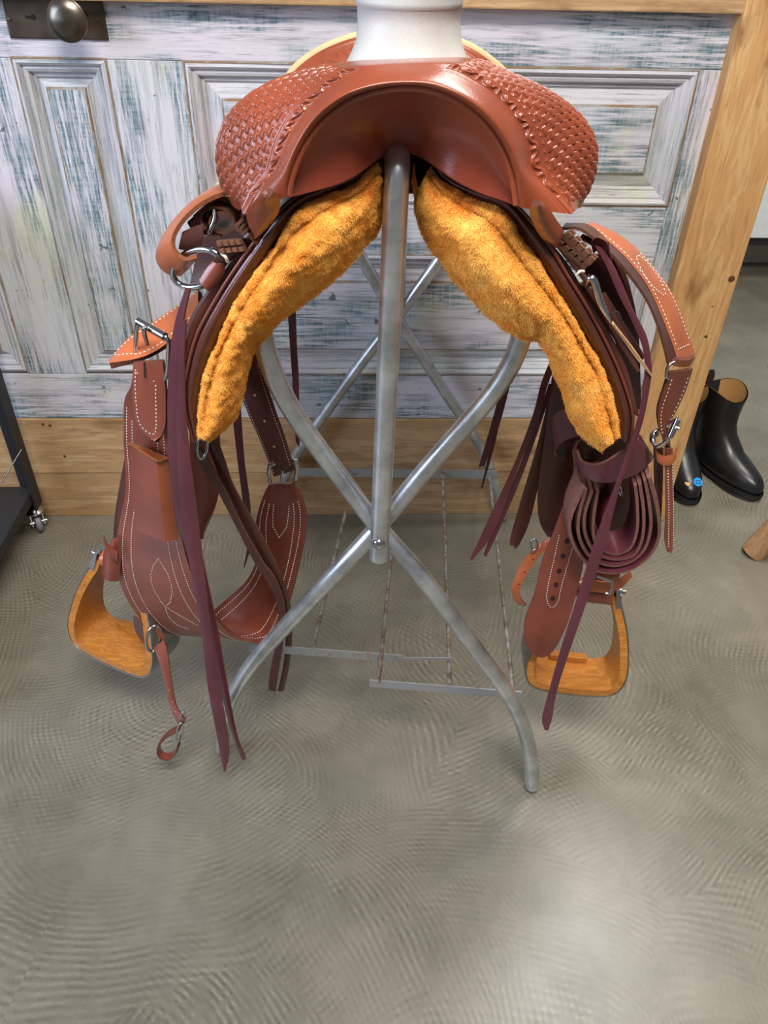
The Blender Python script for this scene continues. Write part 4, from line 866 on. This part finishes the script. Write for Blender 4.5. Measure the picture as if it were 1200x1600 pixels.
# layered straps and bar beside the skirt
Band('rigging_strap', ys([(872, 390), (904, 430), (918, 450)], .782), ys([(880, 384), (912, 424), (926, 443)], .782), LE_DARK, sad, .005, 24, 5, .002, EDGE)
tube('keeper', [P(901, 430, .776), P(906, 424, .774), P(912, 424, .777)], .0016, THREAD, sad, 8, n=10)
tube('dee_ring', [P(915, 444, .782), P(921, 435, .776), P(928, 440, .775), P(937, 470, .777), P(947, 490, .78), P(954, 503, .784)], [.003, .0042, .0044, .0042, .0036, .002], CHROME, sad, 14, n=40)
Band('strap_end', ys([(905, 445), (935, 490), (965, 540), (992, 578)], .795), ys([(918, 442), (950, 490), (985, 548), (1001, 580)], .79), LE_SKIRT, sad, .006, 40, 6, .002, EDGE)
Band('strap_end', ys([(935, 462), (960, 508), (985, 546), (1000, 564)], .805), ys([(946, 456), (973, 500), (1000, 543), (1008, 557)], .808), LE_SKIRT, sad, .006, 40, 6, .002, EDGE)
Band('pale_string_tip', ys([(952, 503), (975, 534), (996, 563), (1019, 589)], .784, .79), ys([(957, 506), (984, 539), (1004, 565), (1020, 589)], .782, .79), EDGE_P, sad, .003, 30, 4, 0, EDGE_P)
cc = P(962, 498, .785); tube('cord_loop', ringpts(cc, P(970, 494, .785)-cc, P(964, 508, .785)-cc, 20), .0008, BLACKM, sad, 6, closed=True)

# keeper bands and the coiled latigo
Band('latigo_carrier', [(899, 702, .835), (907, 720, .82), (928, 727, .812), (948, 721, .81), (968, 708, .812), (985, 692, .815), (996, 678, .82), (1007, 690, .84), (1020, 711, .868)], [(902, 730, .84), (914, 746, .823), (938, 754, .816), (960, 753, .815), (980, 747, .82), (998, 738, .825), (1010, 728, .838), (1018, 721, .855), (1021, 715, .868)], LE_BURG, sad, .005, 60, 8, .001, FLESH)
Band('latigo_carrier', [(899, 703, .838), (905, 691, .86), (920, 684, .87), (944, 682, .87)], [(903, 722, .845), (912, 712, .87), (925, 705, .88), (944, 704, .88)], LE_DARK, sad, .005, 30, 6, 0, FLESH)
Band('latigo_carrier', [(863, 668, .89), (864, 652, .88), (878, 643, .872), (906, 640, .865)], [(867, 706, .89), (876, 693, .878), (892, 685, .87), (912, 682, .865)], LE_BURG, sad, .005, 30, 7, 0, FLESH)
Band('latigo_carrier', [(868, 705, .892), (884, 696, .91), (908, 690, .915)], [(871, 714, .892), (886, 720, .90), (906, 718, .905)], LE_DARK, sad, .004, 20, 5, 0, FLESH)
Band('latigo_carrier', [(899, 703, .84), (906, 690, .865), (925, 682, .875), (955, 678, .875), (985, 676, .86), (1000, 684, .85)], [(903, 730, .85), (912, 728, .88), (928, 726, .89), (955, 724, .89), (985, 722, .875), (1004, 716, .86)], LE_DARK, sad, .005, 40, 6, 0, FLESH)
Band('fender', [(900, 690, .915), (898, 790, .915), (918, 850, .91)], [(1003, 690, .915), (1004, 790, .915), (982, 852, .91)], LE_DARK, sad, .005, 30, 6, 0, FLESH)
loops = [
 [(910, 744), (891, 790), (890, 816), (900, 842), (920, 866), (944, 876), (976, 872), (1004, 854), (1020, 828), (1022, 800), (1016, 764), (1006, 730)],
 [(914, 746), (903, 790), (904, 822), (919, 850), (946, 864), (976, 861), (999, 841), (1009, 806), (1006, 768), (1000, 734)],
 [(923, 750), (912, 788), (914, 820), (930, 846), (958, 855), (983, 849), (996, 824), (998, 784), (992, 740)],
 [(932, 750), (926, 790), (926, 820), (935, 838), (958, 847), (978, 838), (988, 810), (988, 770), (985, 742)]]
for k, l in enumerate(loops):
    strap('coiled_latigo', [(x, y, .848+.003*k) for x, y in l], .046, (.06, 1, .12), LE_BURG, sad, .0058, 90, edge=EDGE_C)
strap('coiled_latigo', ys([(958, 752), (948, 768), (938, 788), (935, 806), (933, 826)], .855), .046, (.06, 1, .12), LE_BURG, sad, .005, 40, edge=EDGE_C)
tube('latigo_wire', [P(966, 768, .83), P(972, 775, .832), P(970, 760, .835)], .0009, CHROME, sad, 6, n=12)
# punched billet hanging under the coil
bt = Band('punched_billet', [(897, 720, .88), (893, 752, .88), (878, 795, .878), (862, 838, .876), (846, 880, .872), (836, 924, .868), (824, 957, .866), (818, 980, .864), (821, 1003, .862), (829, 1019, .861), (840, 1026, .86)], [(935, 720, .872), (935, 752, .872), (930, 795, .870), (918, 838, .868), (911, 884, .864), (900, 930, .86), (888, 970, .858), (880, 990, .857), (872, 1006, .857), (863, 1019, .857), (854, 1026, .858)], LE_CINCH, sad, .006, 90, 10, .002, EDGE)
holes(bt, uvpix(bt, [(886, 846), (879, 869), (873.6, 892), (869, 914), (863.6, 935.6)]), .0037, HOLE, asp=1.35)
spix(bt, [[(874, 835), (867, 868), (860, 900), (855, 925), (855, 940), (862, 949), (871, 942), (878, 915), (886, 885), (897, 850)]], .0045)
Band('fender', ys([(862, 590), (850, 690), (840, 770), (843, 815), (858, 843)], .95), ys([(915, 590), (910, 690), (905, 770), (892, 815), (872, 843)], .94), LE_DARK, sad, .005, 40, 6, .003, FLESH)
cc = P(843, 730, .965); tube('fender_ring', ringpts(cc, P(848, 730, .965)-cc, P(843, 745, .965)-cc, 20), .002, CHROME, sad, 8, closed=True)
# hobble strap of the right stirrup
hs_ = Band('hobble_strap', ys([(858, 838), (838, 853), (820, 872), (803, 905), (799, 924), (806, 941), (818, 948)], .925, .915), ys([(866, 850), (849, 862), (835, 880), (819, 904), (812, 923), (814, 936), (822, 946)], .915, .91), LE_TAN, sad, .0035, 50, 6, .001, EDGE)
holes(hs_, uvpix(hs_, [(833, 874), (820, 894), (811, 913)]), .0014, HOLE)
cc = P(834, 851, .915); tube('hobble_ring', ringpts(cc, P(839, 848, .915)-cc, P(836, 859, .912)-cc, 18), .0018, CHROME, sad, 8, closed=True)
Band('stirrup_leather', ys([(916, 872), (945, 876), (966, 882)], .90, .905), ys([(916, 906), (945, 908), (965, 908)], .895), LE_TAN, sad, .004, 24, 7, .008, EDGE)
Band('stirrup_leather', ys([(905, 922), (930, 926), (954, 928)], .885), ys([(905, 940), (930, 943), (952, 945)], .885), LE_CINCH, sad, .006, 24, 7, .008, EDGE)
Band('hobble_strap', ys([(915, 905), (945, 911), (965, 906), (984, 892)], .875, .88), ys([(915, 923), (946, 926), (970, 919), (988, 901)], .872, .876), LE_TAN, sad, .0035, 30, 5, .001, EDGE)
tube('hobble_buckle', [P(932, 900, .872), P(952, 908, .868), P(957, 909, .866), P(954, 928, .866), P(946, 927, .868)], .0021, CHROME, sad, 8)
# strings on the right, seen past the stand
Band('saddle_string', ys([(864, 555), (846, 600), (832, 652), (800.5, 733), (758.5, 824), (735, 874)], .93, .90), ys([(872, 560), (855, 604), (841, 655), (811, 728), (771, 832), (737, 876)], .93, .90), LE_BURG, sad, .003, 70, 4, 0, EDGE)
Band('saddle_string', ys([(858, 600), (838, 660), (806, 745), (772, 825), (756, 868)], .94, .91), ys([(864, 602), (845, 662), (814, 748), (780, 828), (760, 870)], .94, .91), LE_BURG, sad, .003, 70, 4, 0, EDGE)
Band('saddle_string', ys([(866, 580), (842, 687), (814.5, 782), (797, 845), (802, 856)], .96, .94), ys([(880, 590), (852, 712), (829, 810), (812, 850), (806, 857)], .96, .94), LE_DARK, sad, .004, 60, 5, .001, EDGE)
Band('saddle_string', ys([(786, 590), (774, 640), (760, 690), (748, 730)], 1.08), ys([(800, 590), (786, 645), (772, 690), (757, 728)], 1.08), LE_BURG, sad, .003, 40, 4)
Band('saddle_string', ys([(782, 600), (770, 680), (752, 762)], 1.09), ys([(790, 600), (776, 682), (754, 763)], 1.09), LE_BURG, sad, .003, 40, 4)

# ---------------- stirrups
def stirrup(origin, rz, rx, ry, sc, label):
    # centre line of the bow (x, z, depth)
    prof = [(-.040, .172, .026), (-.043, .158, .030), (-.052, .138, .038), (-.064, .105, .050), (-.073, .066, .062), (-.076, .036, .070), (-.070, .013, .074), (-.055, .002, .076), (-.028, -.002, .077), (0, -.003, .077)]
    prof += [(-x, z, d) for x, z, d in prof[-2::-1]]
    n = 80; q = at_t(np.array(prof), np.linspace(0, len(prof)-1, n)); x, z, d = q.T
    tg = unit(np.stack([np.gradient(x), np.gradient(z)], 1)); nr = np.stack([-tg[:, 1], tg[:, 0]], 1)   # inward normal
    M = Matrix.Translation(Vector(origin)) @ Matrix.Rotation(rz, 4, 'Z') @ Matrix.Rotation(rx, 4, 'X') @ Matrix.Rotation(ry, 4, 'Y') @ Matrix.Scale(sc, 4); Mn = np.array(M)
    def tf_(p): return p@Mn[:3, :3].T+Mn[:3, 3]
    def bow(name, off0, off1, dk, mat, parent, mm=8, grow=0):
        rowsF = []
        for o_, kk2 in ((off0, np.linspace(-1, 1, mm)), (off1, np.linspace(1, -1, mm))):
            for k in kk2:
                dd = d*.5*dk*k; e = .0015*(1-abs(k)**6)*(1 if o_ == off1 else -1)
                rowsF.append(np.stack([x+nr[:, 0]*(o_+e), dd, z+nr[:, 1]*(o_+e)], 1))
        G = np.stack(rowsF, 1); m = G.shape[1]
        f = list(map(tuple, grid_faces(n, m, False, True, flip=True)))+[tuple(range(m)), tuple(range((n-1)*m, n*m))[::-1]]
        return sharp(mk(name, tf_(G.reshape(-1, 3)), f, mat, parent, label=label if parent is sad else None), 50)
    s = bow('stirrup', 0, .011, 1., OAK, sad)
    bow('metal_binding', -.0022, -.0004, 1.03, CHROME2, s)
    # tread bar, neck caps, top bolt with nuts
    V = [(a, b, cc_) for cc_ in (.009, .020) for (a, b) in ((-.030, .022), (.030, .022), (.030, .036), (-.030, .036))]
    mk('tread_bar', tf_(np.array(V)), [(0, 3, 2, 1), (4, 5, 6, 7), (0, 1, 5, 4), (1, 2, 6, 5), (2, 3, 7, 6), (3, 0, 4, 7)], OAK, s, False)
    for sg in (-1, 1):
        V = [(sg*a, b, cc_) for cc_ in (.142, .186) for (a, b) in ((.031 if cc_ > .15 else .040, -.016), (.036 if cc_ > .15 else .052, -.016), (.036 if cc_ > .15 else .052, .016), (.031 if cc_ > .15 else .040, .016))]
        mk('neck_cap', tf_(np.array(V)), [(0, 3, 2, 1), (4, 5, 6, 7), (0, 1, 5, 4), (1, 2, 6, 5), (2, 3, 7, 6), (3, 0, 4, 7)], CHROME2, s, False)
        lathe('nut', tf_(np.array([[sg*.040, 0, .172]]))[0], Mn[:3, :3]@np.array([sg, 0, 0]), [(.0075, 0), (.0075, .004), (.0045, .006), (.0045, .012), (.0001, .013)], CHROME, s, 12)
    tube('bolt', tf_(np.array([[-.042, 0, .172], [.042, 0, .172]])), .005, CHROME, s, 12)
    tube('leather_roll', tf_(np.array([[-.030, 0, .172], [.030, 0, .172]])), .017, LE_TAN, s, 18)
    return s
CHROME2 = metal('brushed_binding', c(176, 176, 178), .3, .1)
stirrup(P(194, 1012, .98), math.radians(-24), math.radians(-6), math.radians(7), 1.16, 'oak stirrup with steel binding')
stirrup(P(888, 1056, .90), math.radians(-6), math.radians(-8), math.radians(3), 1.12, 'oak stirrup with steel binding')
Band('stirrup_leather', ys([(178, 842), (164, 856), (160, 876), (159, 898)], .93), ys([(196, 835), (190, 860), (188, 885), (186, 908)], .92), LE_CINCH, sad, .006, 30, 7, .008, EDGE)
Band('hobble_strap', ys([(163, 838), (170, 852), (184, 862)], .91), ys([(163, 852), (170, 867), (184, 878)], .91), LE_CINCH, sad, .004, 20, 5, .002, EDGE)
